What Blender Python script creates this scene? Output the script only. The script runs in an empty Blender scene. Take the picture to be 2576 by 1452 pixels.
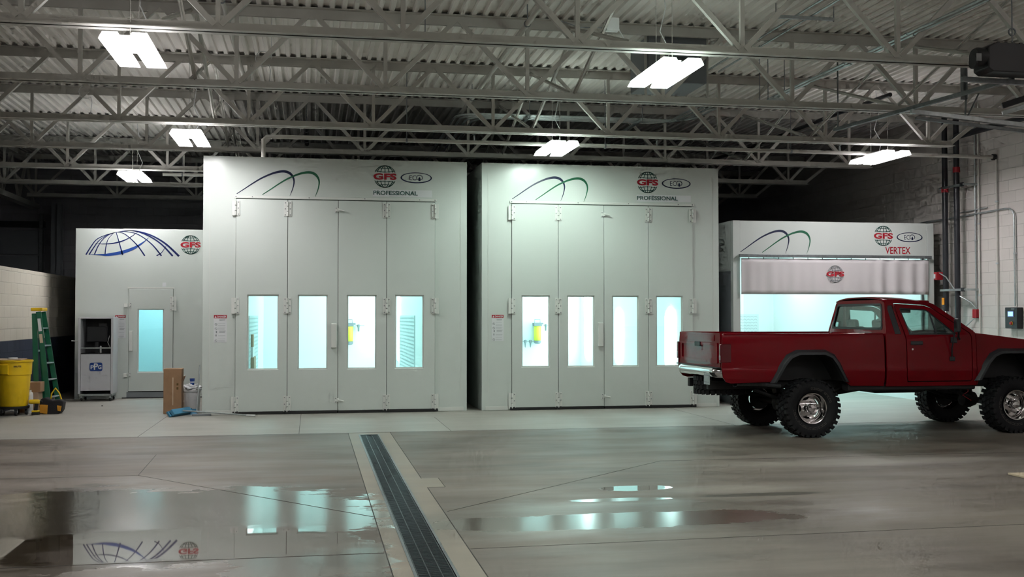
import bpy, bmesh, math, random
from mathutils import Vector, Matrix
from mathutils.geometry import tessellate_polygon
random.seed(7)
PI = math.pi
sc = bpy.context.scene
COL = sc.collection

# ------------------------------------------------------------------ camera
cam = bpy.data.cameras.new('camera')
cam.sensor_width = 36.0
cam.lens = 36.0 * 2749.0 / 2576.0
cam.clip_end = 200
camo = bpy.data.objects.new('camera', cam)
COL.objects.link(camo)
yaw, pit, rol = math.radians(10.408), math.radians(1.4158), math.radians(-0.0315)
fwd = Vector((math.sin(yaw) * math.cos(pit), math.cos(yaw) * math.cos(pit), math.sin(pit)))
rgt = Vector((math.cos(yaw), -math.sin(yaw), 0))
upv = rgt.cross(fwd)
r2 = rgt * math.cos(rol) + upv * math.sin(rol)
u2 = upv * math.cos(rol) - rgt * math.sin(rol)
camo.matrix_world = Matrix(((r2.x, u2.x, -fwd.x, 0), (r2.y, u2.y, -fwd.y, 0), (r2.z, u2.z, -fwd.z, 1.63), (0, 0, 0, 1)))
sc.camera = camo

# ------------------------------------------------------------------ world, view, light levels
w = bpy.data.worlds.new('world'); sc.world = w; w.use_nodes = True
w.node_tree.nodes['Background'].inputs[0].default_value = (0.010, 0.011, 0.014, 1)
w.node_tree.nodes['Background'].inputs[1].default_value = 1.0
sc.view_settings.view_transform = 'Standard'
sc.view_settings.look = 'None'
sc.view_settings.gamma = 1
sc.view_settings.use_curve_mapping = False
sc.view_settings.exposure = 1.58
sc.cycles.use_denoising = True
sc.cycles.max_bounces = 6
sc.cycles.diffuse_bounces = 3
sc.cycles.glossy_bounces = 3
sc.cycles.transmission_bounces = 3
sc.cycles.transparent_max_bounces = 8
sc.cycles.use_adaptive_sampling = True
sc.cycles.adaptive_threshold = 0.06
sc.cycles.adaptive_min_samples = 12
sc.cycles.sample_clamp_indirect = 6
sc.cycles.caustics_reflective = False
sc.cycles.caustics_refractive = False
HIGHBAY = 20.0          # emission of the hanging hall lamps
BOOTH_L = 3.3           # emission of the lamps inside the spray booths

# ------------------------------------------------------------------ materials
def new_mat(name):
    m = bpy.data.materials.new(name); m.use_nodes = True
    return m, m.node_tree, m.node_tree.nodes['Principled BSDF']
def mat(name, col, rough=0.5, metal=0.0, coat=0.0, noise=0.0, scale=6.0, bump=0.0, spec=0.5, trans=0.0, rvar=0.0):
    m, nt, b = new_mat(name)
    b.inputs['Base Color'].default_value = (*col, 1)
    b.inputs['Roughness'].default_value = rough
    b.inputs['Metallic'].default_value = metal
    b.inputs['Coat Weight'].default_value = coat
    b.inputs['Coat Roughness'].default_value = 0.06
    b.inputs['Specular IOR Level'].default_value = spec
    b.inputs['Transmission Weight'].default_value = trans
    if noise or bump or rvar:
        tc = nt.nodes.new('ShaderNodeTexCoord'); n = nt.nodes.new('ShaderNodeTexNoise')
        n.inputs['Scale'].default_value = scale; n.inputs['Detail'].default_value = 6
        nt.links.new(tc.outputs['Object'], n.inputs['Vector'])
        if noise:
            r = nt.nodes.new('ShaderNodeMapRange')
            r.inputs[1].default_value = 0.25; r.inputs[2].default_value = 0.75
            r.inputs[3].default_value = 1 - noise; r.inputs[4].default_value = 1 + noise
            nt.links.new(n.outputs['Fac'], r.inputs[0])
            h = nt.nodes.new('ShaderNodeHueSaturation'); h.inputs['Color'].default_value = (*col, 1)
            nt.links.new(r.outputs[0], h.inputs['Value']); nt.links.new(h.outputs[0], b.inputs['Base Color'])
        if rvar:
            r = nt.nodes.new('ShaderNodeMapRange')
            r.inputs[3].default_value = max(0, rough - rvar); r.inputs[4].default_value = rough + rvar
            nt.links.new(n.outputs['Fac'], r.inputs[0]); nt.links.new(r.outputs[0], b.inputs['Roughness'])
        if bump:
            bp = nt.nodes.new('ShaderNodeBump'); bp.inputs['Strength'].default_value = bump; bp.inputs['Distance'].default_value = 0.01
            nt.links.new(n.outputs['Fac'], bp.inputs['Height']); nt.links.new(bp.outputs[0], b.inputs['Normal'])
    return m
def emis(name, col, s):
    m, nt, b = new_mat(name)
    b.inputs['Base Color'].default_value = (.8, .8, .8, 1)
    b.inputs['Emission Color'].default_value = (*col, 1)
    b.inputs['Emission Strength'].default_value = s
    return m
def glass(name, tint, refl=1.0, dirt=0.0, base=0.04):
    m, nt, b = new_mat(name)
    nt.nodes.remove(b)
    out = nt.nodes['Material Output']
    tr = nt.nodes.new('ShaderNodeBsdfTransparent'); tr.inputs[0].default_value = (*tint, 1)
    gl = nt.nodes.new('ShaderNodeBsdfGlossy'); gl.inputs['Roughness'].default_value = 0.02
    gl.inputs['Color'].default_value = (.9, .95, .95, 1)
    lw = nt.nodes.new('ShaderNodeLayerWeight'); lw.inputs[0].default_value = 0.15
    mx = nt.nodes.new('ShaderNodeMixShader')
    mr = nt.nodes.new('ShaderNodeMapRange'); mr.inputs[3].default_value = base * refl; mr.inputs[4].default_value = 0.6 * refl
    nt.links.new(lw.outputs['Fresnel'], mr.inputs[0]); nt.links.new(mr.outputs[0], mx.inputs[0])
    nt.links.new(tr.outputs[0], mx.inputs[1]); nt.links.new(gl.outputs[0], mx.inputs[2])
    last = mx
    if dirt:
        df = nt.nodes.new('ShaderNodeBsdfDiffuse'); df.inputs[0].default_value = (.8, .84, .84, 1)
        m2 = nt.nodes.new('ShaderNodeMixShader'); m2.inputs[0].default_value = dirt
        nt.links.new(mx.outputs[0], m2.inputs[1]); nt.links.new(df.outputs[0], m2.inputs[2]); last = m2
    nt.links.new(last.outputs[0], out.inputs[0])
    return m

M = {}
M['panel'] = mat('booth white paint', (.63, .68, .65), .22, spec=.4)
M['panel_in'] = mat('booth inner white', (.80, .86, .86), .45)
M['trimw'] = mat('booth trim white', (.70, .72, .69), .35)
M['steelw'] = mat('painted roof steel', (.60, .59, .55), .5, noise=.08, scale=4)
M['deck'] = mat('painted roof deck', (.90, .87, .83), .6, noise=.08, scale=1.5)
M['black'] = mat('black rubber', (.012, .012, .013), .6)
M['blackp'] = mat('black plastic', (.02, .022, .026), .45)
M['blackpipe'] = mat('black pipe paint', (.022, .024, .030), .35)
M['galv'] = mat('galvanised steel', (.50, .55, .56), .35, metal=.8, noise=.15, scale=20)
M['galvd'] = mat('dull galvanised steel', (.20, .22, .23), .45, metal=.5, noise=.2, scale=20)
M['chrome'] = mat('polished chrome', (.80, .80, .82), .08, metal=1.0)
M['alu'] = mat('polished aluminium wheel', (.72, .70, .70), .16, metal=1.0)
M['red'] = mat('red car paint', (.165, .0015, .006), .45, coat=.6, spec=.0)
M['redp'] = mat('red painted metal', (.42, .02, .03), .4)
M['darkred'] = mat('dark red lens', (.10, .005, .01), .15, coat=1.0)
M['tyre'] = mat('tyre rubber', (.009, .009, .011), .6, spec=.3, bump=.2, scale=60)
M['yellow'] = mat('yellow plastic', (.80, .52, .008), .42, noise=.10, scale=5)
M['greenfg'] = mat('green fibreglass', (.015, .14, .075), .28, coat=.3, noise=.12, scale=8)
M['card'] = mat('cardboard', (.34, .20, .11), .8, noise=.10, scale=8)
M['cardl'] = mat('pale cardboard', (.45, .32, .22), .8, noise=.10, scale=8)
M['tape'] = mat('paper tape', (.62, .50, .36), .6)
M['whitep'] = mat('white plastic', (.72, .73, .74), .4)
M['paper'] = mat('white paper', (.72, .74, .76), .6)
M['greyc'] = mat('grey cart paint', (.62, .63, .67), .4)
M['greyd'] = mat('dark grey paint', (.22, .24, .26), .5)
M['blue'] = mat('blue print', (.02, .07, .32), .4)
M['bluep'] = mat('light blue plastic', (.07, .25, .40), .5)
M['navy'] = mat('navy print', (.006, .012, .055), .35)
M['navyb'] = mat('blue navy print', (.012, .022, .13), .35)
M['dkgreen'] = mat('dark green print', (.015, .13, .065), .35)
M['teal'] = mat('dark teal print', (.01, .07, .06), .35)
M['logored'] = mat('dark red print', (.42, .015, .03), .35)
M['grey'] = mat('grey print', (.30, .32, .34), .5)
M['brown'] = mat('brown print', (.12, .07, .01), .5)
M['bagb'] = mat('black bag fabric', (.016, .015, .018), .85, bump=.3, scale=80)
M['bago'] = mat('orange bag fabric', (.62, .28, .02), .7)
M['glass'] = glass('booth window glass', (.93, .99, .98))
M['glassb'] = glass('blue tinted door glass', (.74, .92, .95))
M['glasscar'] = glass('truck glass', (.88, .95, .93), 1.0, base=.05)
M['vinyl'] = glass('clear vinyl', (.90, .96, .96), .6, dirt=.06)
M['seat'] = mat('dark grey upholstery', (.05, .055, .06), .8)
M['cyanL'] = emis('booth lamp glow', (.64, 1.0, .97), BOOTH_L)
M['cyanL2'] = emis('white booth wall lamp glow', (.72, 1.0, .97), BOOTH_L * 1.6)
M['screen'] = emis('blue screen glow', (.03, .15, 1.0), 1.4)
M['reflector'] = mat('lamp reflector', (.85, .86, .86), .25, metal=.4)
_nt = M['reflector'].node_tree; _mx = _nt.nodes.new('ShaderNodeMixShader'); _tr = _nt.nodes.new('ShaderNodeBsdfTransparent')
_mx.inputs[0].default_value = .33      # see-through share added to the reflectors to brighten the roof
_nt.links.new(_nt.nodes['Principled BSDF'].outputs[0], _mx.inputs[1]); _nt.links.new(_tr.outputs[0], _mx.inputs[2]); _nt.links.new(_mx.outputs[0], _nt.nodes['Material Output'].inputs[0])
M['curtain'] = mat('white curtain fabric', (.66, .63, .64), .65)
M['filt'] = mat('zigzag filter paper', (.66, .75, .76), .8)
M['filtd'] = mat('filter slit print', (.28, .36, .38), .8)  # darker zigzag lines laid on the filter sheet
M['yelf'] = mat('yellow filter housing', (.72, .80, .06), .35)
M['plate'] = mat('number plate', (.36, .42, .42), .4, noise=.25, scale=30)
M['orange'] = mat('orange label', (.90, .32, .01), .5)
M['letter'] = mat('raised white lettering', (.15, .13, .12), .6)
LAMPC = [(1.0, .975, .97), (.84, 1.0, .90), (1.0, .95, .97)]
for i, c in enumerate(LAMPC):
    M['lamp%d' % i] = emis('fluorescent tube glow %s' % 'abc'[i], c, HIGHBAY)

def wall_mat(name, top, bot, split, axis, dark=1.0):
    """painted block: coursing grooves, optional dark dado below split; axis is the horizontal axis index of the wall"""
    m, nt, b = new_mat(name)
    L = nt.links.new
    tc = nt.nodes.new('ShaderNodeTexCoord'); sp = nt.nodes.new('ShaderNodeSeparateXYZ'); L(tc.outputs['Object'], sp.inputs[0])
    cb = nt.nodes.new('ShaderNodeCombineXYZ'); L(sp.outputs[axis], cb.inputs[0]); L(sp.outputs[2], cb.inputs[1])
    br = nt.nodes.new('ShaderNodeTexBrick'); L(cb.outputs[0], br.inputs['Vector'])
    br.inputs['Scale'].default_value = 1; br.inputs['Brick Width'].default_value = .4; br.inputs['Row Height'].default_value = .2
    br.inputs['Mortar Size'].default_value = .006; br.inputs['Mortar Smooth'].default_value = .6
    br.inputs['Color1'].default_value = (1, 1, 1, 1); br.inputs['Color2'].default_value = (.96, .96, .96, 1); br.inputs['Mortar'].default_value = (.80, .80, .80, 1)
    gt = nt.nodes.new('ShaderNodeMath'); gt.operation = 'GREATER_THAN'; gt.inputs[1].default_value = split; L(sp.outputs[2], gt.inputs[0])
    mx = nt.nodes.new('ShaderNodeMix'); mx.data_type = 'RGBA'; L(gt.outputs[0], mx.inputs[0])
    mx.inputs[6].default_value = (*bot, 1); mx.inputs[7].default_value = (*top, 1)
    mu = nt.nodes.new('ShaderNodeMix'); mu.data_type = 'RGBA'; mu.blend_type = 'MULTIPLY'; mu.inputs[0].default_value = 1
    L(mx.outputs[2], mu.inputs[6]); L(br.outputs['Color'], mu.inputs[7]); L(mu.outputs[2], b.inputs['Base Color'])
    bp = nt.nodes.new('ShaderNodeBump'); bp.inputs['Strength'].default_value = .6; bp.inputs['Distance'].default_value = .006; bp.invert = True
    L(br.outputs['Fac'], bp.inputs['Height']); L(bp.outputs[0], b.inputs['Normal'])
    b.inputs['Roughness'].default_value = .5
    return m
M['wall_r'] = wall_mat('painted block right', (.64, .60, .57), (.64, .60, .57), -9, 1)
M['wall_p'] = wall_mat('painted block low wall', (.66, .61, .53), (.035, .045, .075), 1.20, 1)
M['wall_f'] = wall_mat('dark painted block', (.07, .07, .075), (.05, .05, .06), 1.2, 0)
M['wall_b'] = wall_mat('painted block back', (.36, .36, .39), (.05, .06, .09), 1.2, 0)

def floor_mat():
    m, nt, b = new_mat('stained concrete floor')
    N = nt.nodes.new; L = nt.links.new
    tc = N('ShaderNodeTexCoord'); P = tc.outputs['Object']
    sp = N('ShaderNodeSeparateXYZ'); L(P, sp.inputs[0]); X, Y = sp.outputs[0], sp.outputs[1]
    def mth(op, a, bb=None, c=None):
        n = N('ShaderNodeMath'); n.operation = op
        for i, v in enumerate((a, bb, c)):
            if v is None: continue
            if isinstance(v, (int, float)): n.inputs[i].default_value = v
            else: L(v, n.inputs[i])
        return n.outputs[0]
    def noise(scale, detail=6, sx=1, sy=1, rough=.6):
        mp = N('ShaderNodeMapping'); mp.inputs['Scale'].default_value = (sx, sy, 1); L(P, mp.inputs[0])
        n = N('ShaderNodeTexNoise'); n.inputs['Scale'].default_value = scale; n.inputs['Detail'].default_value = detail
        n.inputs['Roughness'].default_value = rough; L(mp.outputs[0], n.inputs['Vector']); return n.outputs['Fac']
    def ramp(v, a, bb, lo=0., hi=1.):
        r = N('ShaderNodeMapRange'); r.inputs[1].default_value = a; r.inputs[2].default_value = bb
        r.inputs[3].default_value = lo; r.inputs[4].default_value = hi; L(v, r.inputs[0]); return r.outputs[0]
    edge = noise(1.7, 6, .8, 1.9, .68)
    def blob(cx_, cy_, rx, ry):
        ax = mth('MULTIPLY', mth('SUBTRACT', X, cx_), 1 / rx); ay = mth('MULTIPLY', mth('SUBTRACT', Y, cy_), 1 / ry)
        return mth('SUBTRACT', 1, mth('SQRT', mth('MULTIPLY_ADD', ax, ax, mth('MULTIPLY', ay, ay))))
    def mask(blobs, amp, th, soft=.03):
        v = None
        for q in blobs:
            w_ = blob(*q); v = w_ if v is None else mth('MAXIMUM', v, w_)
        v = mth('ADD', v, mth('MULTIPLY', mth('SUBTRACT', edge, .5), amp))
        return ramp(v, th, th + soft)
    wet = mask([(-1.0, 9.1, 1.75, 1.75), (-1.9, 9.0, 1.6, 1.9), (2.4, 8.46, 1.7, .34), (.0, 7.4, .6, 1.0), (3.0, 9.98, .40, .16), (2.7, 9.38, .5, .09)], 1.05, .04, .05)
    damp = mask([(-1.6, 8.9, 2.6, 2.4), (2.6, 8.6, 2.6, .9)], .9, .0, .35)
    core = mask([(-1.0, 8.15, 1.8, .65), (3.0, 9.98, .40, .16)], .8, .0, .25)
    oil = mask([(-2.1, 9.2, .55, 2.2), (4.1, 9.42, .75, .11)], 1.2, .05, .2)
    big = noise(.55, 2); med = noise(2.2, 4, .35, 1.0); streak = noise(.9, 4, .5, 2.2)
    col = N('ShaderNodeValToRGB'); L(mth('ADD', mth('MULTIPLY', big, .35), mth('ADD', mth('MULTIPLY', streak, .45), mth('MULTIPLY', med, .2))), col.inputs[0])
    cr = col.color_ramp
    cr.elements[0].position = .38; cr.elements[0].color = (.088, .068, .056, 1)
    cr.elements[1].position = .62; cr.elements[1].color = (.205, .170, .145, 1)
    # paler newer slab beyond the joint, paler curb strips along the drain
    def mixc(f, a, c, bt='MIX'):
        n = N('ShaderNodeMix'); n.data_type = 'RGBA'; n.blend_type = bt
        for i, v in ((0, f), (6, a), (7, c)):
            if isinstance(v, tuple): n.inputs[i].default_value = v
            elif isinstance(v, (int, float)): n.inputs[i].default_value = v
            else: L(v, n.inputs[i])
        return n.outputs[2]
    c = mixc(ramp(Y, 15.37, 15.39, 0, .62), col.outputs[0], (.40, .395, .355, 1))
    cur = mth('MULTIPLY', mth('MULTIPLY', mth('GREATER_THAN', X, .51), mth('LESS_THAN', X, 1.09)), mth('LESS_THAN', Y, 15.34))
    bmp = mth('MULTIPLY', mth('MULTIPLY', mth('GREATER_THAN', X, 1.0), mth('LESS_THAN', X, 1.26)), mth('MULTIPLY', mth('GREATER_THAN', Y, 10.38), mth('LESS_THAN', Y, 10.97)))
    cur = mth('MAXIMUM', cur, bmp)
    c = mixc(mth('MULTIPLY', cur, ramp(med, .3, .7, .40, .75)), c, (.36, .32, .26, 1))
    pale = mask([(6.1, 11.3, 2.2, .35), (3.9, 9.75, .7, .3)], 1.0, .0, .5)
    c = mixc(mth('MULTIPLY', pale, .35), c, (.38, .34, .30, 1))
    dry = mth('SUBTRACT', 1, wet)
    c = mixc(mth('MULTIPLY', damp, .40), c, (.105, .090, .075, 1))
    c = mixc(mth('MULTIPLY', wet, .30), c, (.10, .088, .075, 1))
    c = mixc(mth('MULTIPLY', oil, .85), c, (.030, .022, .012, 1))
    L(c, b.inputs['Base Color'])
    r0 = ramp(med, .3, .7, .46, .64)
    r0 = mth('SUBTRACT', r0, mth('MULTIPLY', damp, .16))
    rr = mth('ADD', mth('MULTIPLY', r0, dry), mth('MULTIPLY', wet, ramp(core, 0, 1, .17, .02)))
    L(rr, b.inputs['Roughness'])
    b.inputs['Specular IOR Level'].default_value = .55
    return m
M['floor'] = floor_mat()
# ------------------------------------------------------------------ mesh helpers
class MB:
    def __init__(s): s.v = []; s.f = []
    def add(s, vs, fs):
        o = len(s.v); s.v += [Vector(p) for p in vs]; s.f += [[i + o for i in f] for f in fs]; return s
    def box(s, x0, x1, y0, y1, z0, z1):
        return s.add([(x0, y0, z0), (x1, y0, z0), (x1, y1, z0), (x0, y1, z0), (x0, y0, z1), (x1, y0, z1), (x1, y1, z1), (x0, y1, z1)],
                     [(0, 3, 2, 1), (4, 5, 6, 7), (0, 1, 5, 4), (1, 2, 6, 5), (2, 3, 7, 6), (3, 0, 4, 7)])
    def obox(s, c, size, R=None):
        b = MB().box(-size[0] / 2, size[0] / 2, -size[1] / 2, size[1] / 2, -size[2] / 2, size[2] / 2)
        R = R or Matrix.Identity(3)
        return s.add([R @ p + Vector(c) for p in b.v], b.f)
    def bar(s, p0, p1, wd, ht, up=(0, 0, 1)):
        """rectangular bar from p0 to p1; wd across, ht along 'up'"""
        p0, p1 = Vector(p0), Vector(p1); d = p1 - p0; l = d.length; d.normalize()
        u = Vector(up); sx = d.cross(u)
        if sx.length < 1e-4: sx = d.cross(Vector((1, 0, 0)))
        sx.normalize(); uu = sx.cross(d)
        vs = []
        for p in (p0, p1):
            for a, bq in ((-1, -1), (1, -1), (1, 1), (-1, 1)):
                vs.append(p + sx * a * wd / 2 + uu * bq * ht / 2)
        return s.add(vs, [(3, 2, 1, 0), (4, 5, 6, 7), (0, 1, 5, 4), (1, 2, 6, 5), (2, 3, 7, 6), (3, 0, 4, 7)])
    def angle(s, p0, p1, leg, t, up=(0, 0, 1), flip=1):
        """angle-iron profile"""
        p0, p1 = Vector(p0), Vector(p1); d = (p1 - p0).normalized(); u = Vector(up)
        sx = d.cross(u)
        if sx.length < 1e-4: sx = Vector((0, 1, 0))
        sx.normalize(); uu = sx.cross(d)
        pr = [(0, 0), (leg, 0), (leg, t), (t, t), (t, leg), (0, leg)]
        vs = [p + sx * a * flip + uu * bq for p in (p0, p1) for a, bq in pr]
        n = 6
        fs = [tuple(range(n))[::-1], tuple(range(n, 2 * n))] + [(i, (i + 1) % n, n + (i + 1) % n, n + i) for i in range(n)]
        return s.add(vs, fs)
    def tube(s, pts, r, n=8, caps=True):
        pts = [Vector(p) for p in pts]; rings = []
        prev = None
        for i, p in enumerate(pts):
            a = pts[max(i - 1, 0)]; bq = pts[min(i + 1, len(pts) - 1)]
            t = (bq - a).normalized()
            if prev is None:
                u = t.orthogonal().normalized()
            else:
                u = (prev - t * prev.dot(t)).normalized()
            prev = u; v = t.cross(u)
            rr = r[i] if isinstance(r, (list, tuple)) else r
            rings.append([p + (u * math.cos(2 * PI * k / n) + v * math.sin(2 * PI * k / n)) * rr for k in range(n)])
        vs = [q for rg in rings for q in rg]; fs = []
        for i in range(len(pts) - 1):
            for k in range(n):
                fs.append((i * n + k, i * n + (k + 1) % n, (i + 1) * n + (k + 1) % n, (i + 1) * n + k))
        if caps: fs += [tuple(range(n))[::-1], tuple(range(len(vs) - n, len(vs)))]
        return s.add(vs, fs)
    def lathe(s, prof, n=32, c=(0, 0, 0), axis='Z', closed=False):
        """prof: (radius, height) list"""
        vs = []
        for r, h in prof:
            for k in range(n):
                a = 2 * PI * k / n; x, y = r * math.cos(a), r * math.sin(a)
                if axis == 'Z': p = (x, y, h)
                elif axis == 'Y': p = (x, h, y)
                else: p = (h, x, y)
                vs.append(Vector(p) + Vector(c))
        m = len(prof); fs = []
        for i in range(m - (0 if closed else 1)):
            j = (i + 1) % m
            for k in range(n): fs.append((i * n + k, i * n + (k + 1) % n, j * n + (k + 1) % n, j * n + k))
        if not closed:
            if prof[0][0] > 1e-6: fs.append(tuple(range(n))[::-1])
            if prof[-1][0] > 1e-6: fs.append(tuple(range((m - 1) * n, m * n)))
        return s.add(vs, fs)
    def slab(s, loops, d0, d1, fn):
        """2D loops (outer first, then holes) extruded from d0 to d1; fn(u, v, d) -> xyz"""
        flat = [p for lp in loops for p in lp]
        tri = tessellate_polygon([[Vector((p[0], p[1], 0)) for p in lp] for lp in loops])
        n = len(flat)
        vs = [fn(p[0], p[1], d0) for p in flat] + [fn(p[0], p[1], d1) for p in flat]
        fs = [tuple(t) for t in tri] + [tuple(i + n for i in t[::-1]) for t in tri]
        o = 0
        for lp in loops:
            k = len(lp)
            for i in range(k):
                a, bq = o + i, o + (i + 1) % k
                fs.append((a, bq, bq + n, a + n))
            o += k
        return s.add(vs, fs)
    def quadgrid(s, fn, nu, nv):
        vs = [fn(i / nu, j / nv) for j in range(nv + 1) for i in range(nu + 1)]
        fs = [(j * (nu + 1) + i, j * (nu + 1) + i + 1, (j + 1) * (nu + 1) + i + 1, (j + 1) * (nu + 1) + i) for j in range(nv) for i in range(nu)]
        return s.add(vs, fs)
    def xf(s, Mx):
        s.v = [Mx @ p for p in s.v]; return s
    def build(s, name, m, parent=None, bevel=0, smooth=None, solid=0, local=False, cuts=None, disp=None, segs=2):
        off = Vector((0, 0, 0))
        if parent is not None and not local:
            q = parent
            while q is not None: off += q.location; q = q.parent
        me = bpy.data.meshes.new(name)
        me.from_pydata([tuple(p - off) for p in s.v], [], s.f)
        bm = bmesh.new(); bm.from_mesh(me)
        bmesh.ops.remove_doubles(bm, verts=bm.verts, dist=1e-5)
        if cuts:
            for co, no in cuts:
                bmesh.ops.bisect_plane(bm, geom=list(bm.verts) + list(bm.edges) + list(bm.faces), plane_co=co, plane_no=no)
        if disp:
            for v in bm.verts: v.co = Vector(disp(*v.co))
        bmesh.ops.recalc_face_normals(bm, faces=bm.faces)
        bm.to_mesh(me); bm.free()
        me.materials.append(M[m] if isinstance(m, str) else m)
        if smooth is not None:
            for p in me.polygons: p.use_smooth = True
            me.set_sharp_from_angle(angle=math.radians(smooth))
        o = bpy.data.objects.new(name, me); COL.objects.link(o)
        if parent is not None: o.parent = parent
        if solid:
            sm = o.modifiers.new('s', 'SOLIDIFY'); sm.thickness = solid; sm.offset = 0
        if bevel:
            bv = o.modifiers.new('b', 'BEVEL'); bv.width = bevel; bv.segments = segs; bv.limit_method = 'ANGLE'; bv.angle_limit = math.radians(40)
        return o

def tag(o, label, cat, group=None):
    o['label'] = label; o['category'] = cat
    if group: o['group'] = group
    return o
def thing(name, label, cat, loc=(0, 0, 0), rotz=0, group=None):
    o = bpy.data.objects.new(name, None); COL.objects.link(o); o.empty_display_size = .1
    o.location = loc; o.rotation_euler = (0, 0, rotz)
    return tag(o, label, cat, group)
def struct(o):
    o['kind'] = 'structure'; return o
def copy_tree(o, parent=None):
    c = o.copy(); COL.objects.link(c); c.parent = parent
    for ch in list(o.children): copy_tree(ch, c)
    return c
def B(x0, x1, y0, y1, z0, z1): return MB().box(x0, x1, y0, y1, z0, z1)
def rect(x0, x1, z0, z1): return [(x0, z0), (x1, z0), (x1, z1), (x0, z1)]
def rrect(x0, x1, z0, z1, r, n=4):
    out = []
    for cx_, cz_, a0 in ((x1 - r, z0 + r, -90), (x1 - r, z1 - r, 0), (x0 + r, z1 - r, 90), (x0 + r, z0 + r, 180)):
        for k in range(n + 1):
            a = math.radians(a0 + 90 * k / n); out.append((cx_ + r * math.cos(a), cz_ + r * math.sin(a)))
    return out
def face_y(Yf, out=-1):
    """slab lies on a wall facing the camera, d measured towards the camera"""
    return lambda u, v, d: (u, Yf + out * d, v)
def text_mb(txt, x, z, wd, ht, Yf, d=.003, bold=0.0, shear=0.0):
    """block letters fitted to a width x height box with the lower left corner at (x, z) on the plane y = Yf"""
    cu = bpy.data.curves.new('t', 'FONT'); cu.body = txt; cu.size = 1; cu.offset = bold; cu.resolution_u = 3; cu.shear = shear
    ob = bpy.data.objects.new('t', cu); COL.objects.link(ob)
    bpy.context.view_layer.update()
    me = bpy.data.meshes.new_from_object(ob.evaluated_get(bpy.context.evaluated_depsgraph_get()))
    xs = [v.co.x for v in me.vertices]; ys = [v.co.y for v in me.vertices]
    sx = wd / (max(xs) - min(xs)); sy = ht / (max(ys) - min(ys)); x0, y0 = min(xs), min(ys)
    mb = MB(); n = len(me.vertices)
    vs = [(x + (v.co.x - x0) * sx, Yf - d, z + (v.co.y - y0) * sy) for v in me.vertices]
    mb.add(vs, [tuple(p.vertices) for p in me.polygons])
    COL.objects.unlink(ob); bpy.data.objects.remove(ob); bpy.data.curves.remove(cu); bpy.data.meshes.remove(me)
    return mb
def stroke(mb, pts, wds, Yf, d=.003):
    """flat ribbon along 2D points with a width per point, on the plane y = Yf"""
    n = len(pts); L_, R_ = [], []
    for i in range(n):
        a = Vector(pts[max(i - 1, 0)]); bq = Vector(pts[min(i + 1, n - 1)]); t = (bq - a).normalized(); nn = Vector((-t.y, t.x))
        w_ = wds[i] if isinstance(wds, (list, tuple)) else wds
        p = Vector(pts[i]); L_.append(p + nn * w_ / 2); R_.append(p - nn * w_ / 2)
    vs = [(p.x, Yf - d, p.y) for p in L_] + [(p.x, Yf - d, p.y) for p in R_]
    mb.add(vs, [(i, i + 1, n + i + 1, n + i) for i in range(n - 1)])
    return mb
def smoothpts(pts, k=6):
    """Catmull-Rom through 2D points (third value kept too)"""
    out = []
    P = [pts[0]] + list(pts) + [pts[-1]]
    for i in range(1, len(P) - 2):
        for j in range(k):
            t = j / k
            out.append(tuple(.5 * (2 * P[i][c] + (P[i + 1][c] - P[i - 1][c]) * t + (2 * P[i - 1][c] - 5 * P[i][c] + 4 * P[i + 1][c] - P[i + 2][c]) * t * t
                       + (3 * P[i][c] - P[i - 1][c] - 3 * P[i + 1][c] + P[i + 2][c]) * t ** 3) for c in range(len(P[i]))))
    out.append(tuple(pts[-1])); return out
# ------------------------------------------------------------------ the setting
XR, YB, ZD = 12.0, 29.2, 5.55
YJ = [11.35 + 2.77 * k for k in range(7)]
fl = MB().slab([rect(-13, XR + .2, -5, YB + .2), rect(.66, .90, 4.6, 15.1)], 0, -.15, lambda u, v, d: (u, v, d))
flo = struct(fl.build('floor', 'floor'))
SEGS = [(-14, 15.38, 12, 15.38, .008), (-14, 11.7, -1.73, 11.7, .004), (-1.73, 11.7, .5, 8.95, .008), (-14, 7.58, .5, 7.58, .007),
        (1.12, 9.08, 3.85, 11.78, .008), (1.1, 7.6, 12, 7.85, .006), (-1.73, 11.7, -1.78, 13.4, .005), (-.16, 15.38, -.16, 18.6, .006),
        (1.95, 15.38, 1.95, 17.5, .004), (-2.29, 15.38, -2.29, 22, .004), (3.85, 11.78, 12, 11.7, .004), (6.2, 15.38, 6.2, 19, .004)]
SEGS += [(.51, 4.6, .51, 15.36, .007), (1.09, 4.6, 1.09, 10.38, .007), (1.09, 10.97, 1.09, 15.36, .006), (1.10, 10.38, 1.26, 10.38, .008), (1.26, 10.38, 1.26, 10.97, .005)]
M['joint'] = mat('dark joint filler', (.030, .026, .022), .7)
for (xa, ya, xb_, yb_, wd_) in SEGS:
    MB().bar((xa, ya, .0004), (xb_, yb_, .0004), wd_ * 1.1, .0016).build('floor_joint', 'joint', flo)
dk = MB(); vs = []; n = 0; x = -13.0
while x < XR:
    vs += [(x, 0.0), (x + .050, 0.0), (x + .064, .040), (x + .138, .040)]; x += .152
fs = []; V = []
for y in (-5, YB): V += [(a, y, ZD + c) for a, c in vs]
m_ = len(vs)
fs = [(i, i + 1, m_ + i + 1, m_ + i) for i in range(m_ - 1)]
dk.add(V, fs)
struct(dk.build('ceiling', 'deck', solid=.004))
struct(B(XR, XR + .2, -5, YB + .2, 0, 5.7).build('wall_right', 'wall_r'))
struct(B(-13, XR, YB, YB + .2, 0, 5.7).build('wall_back', 'wall_b'))
struct(B(-13.2, -13, -5, YB + .2, 0, 5.7).build('wall_left', 'wall_b'))
struct(B(-13, XR, -5.2, -5, 0, 5.7).build('wall_front', 'wall_f'))
struct(B(-5.32, -5.12, -5, YB, 0, 2.47).build('wall_partition', 'wall_p', bevel=.01))

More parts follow.
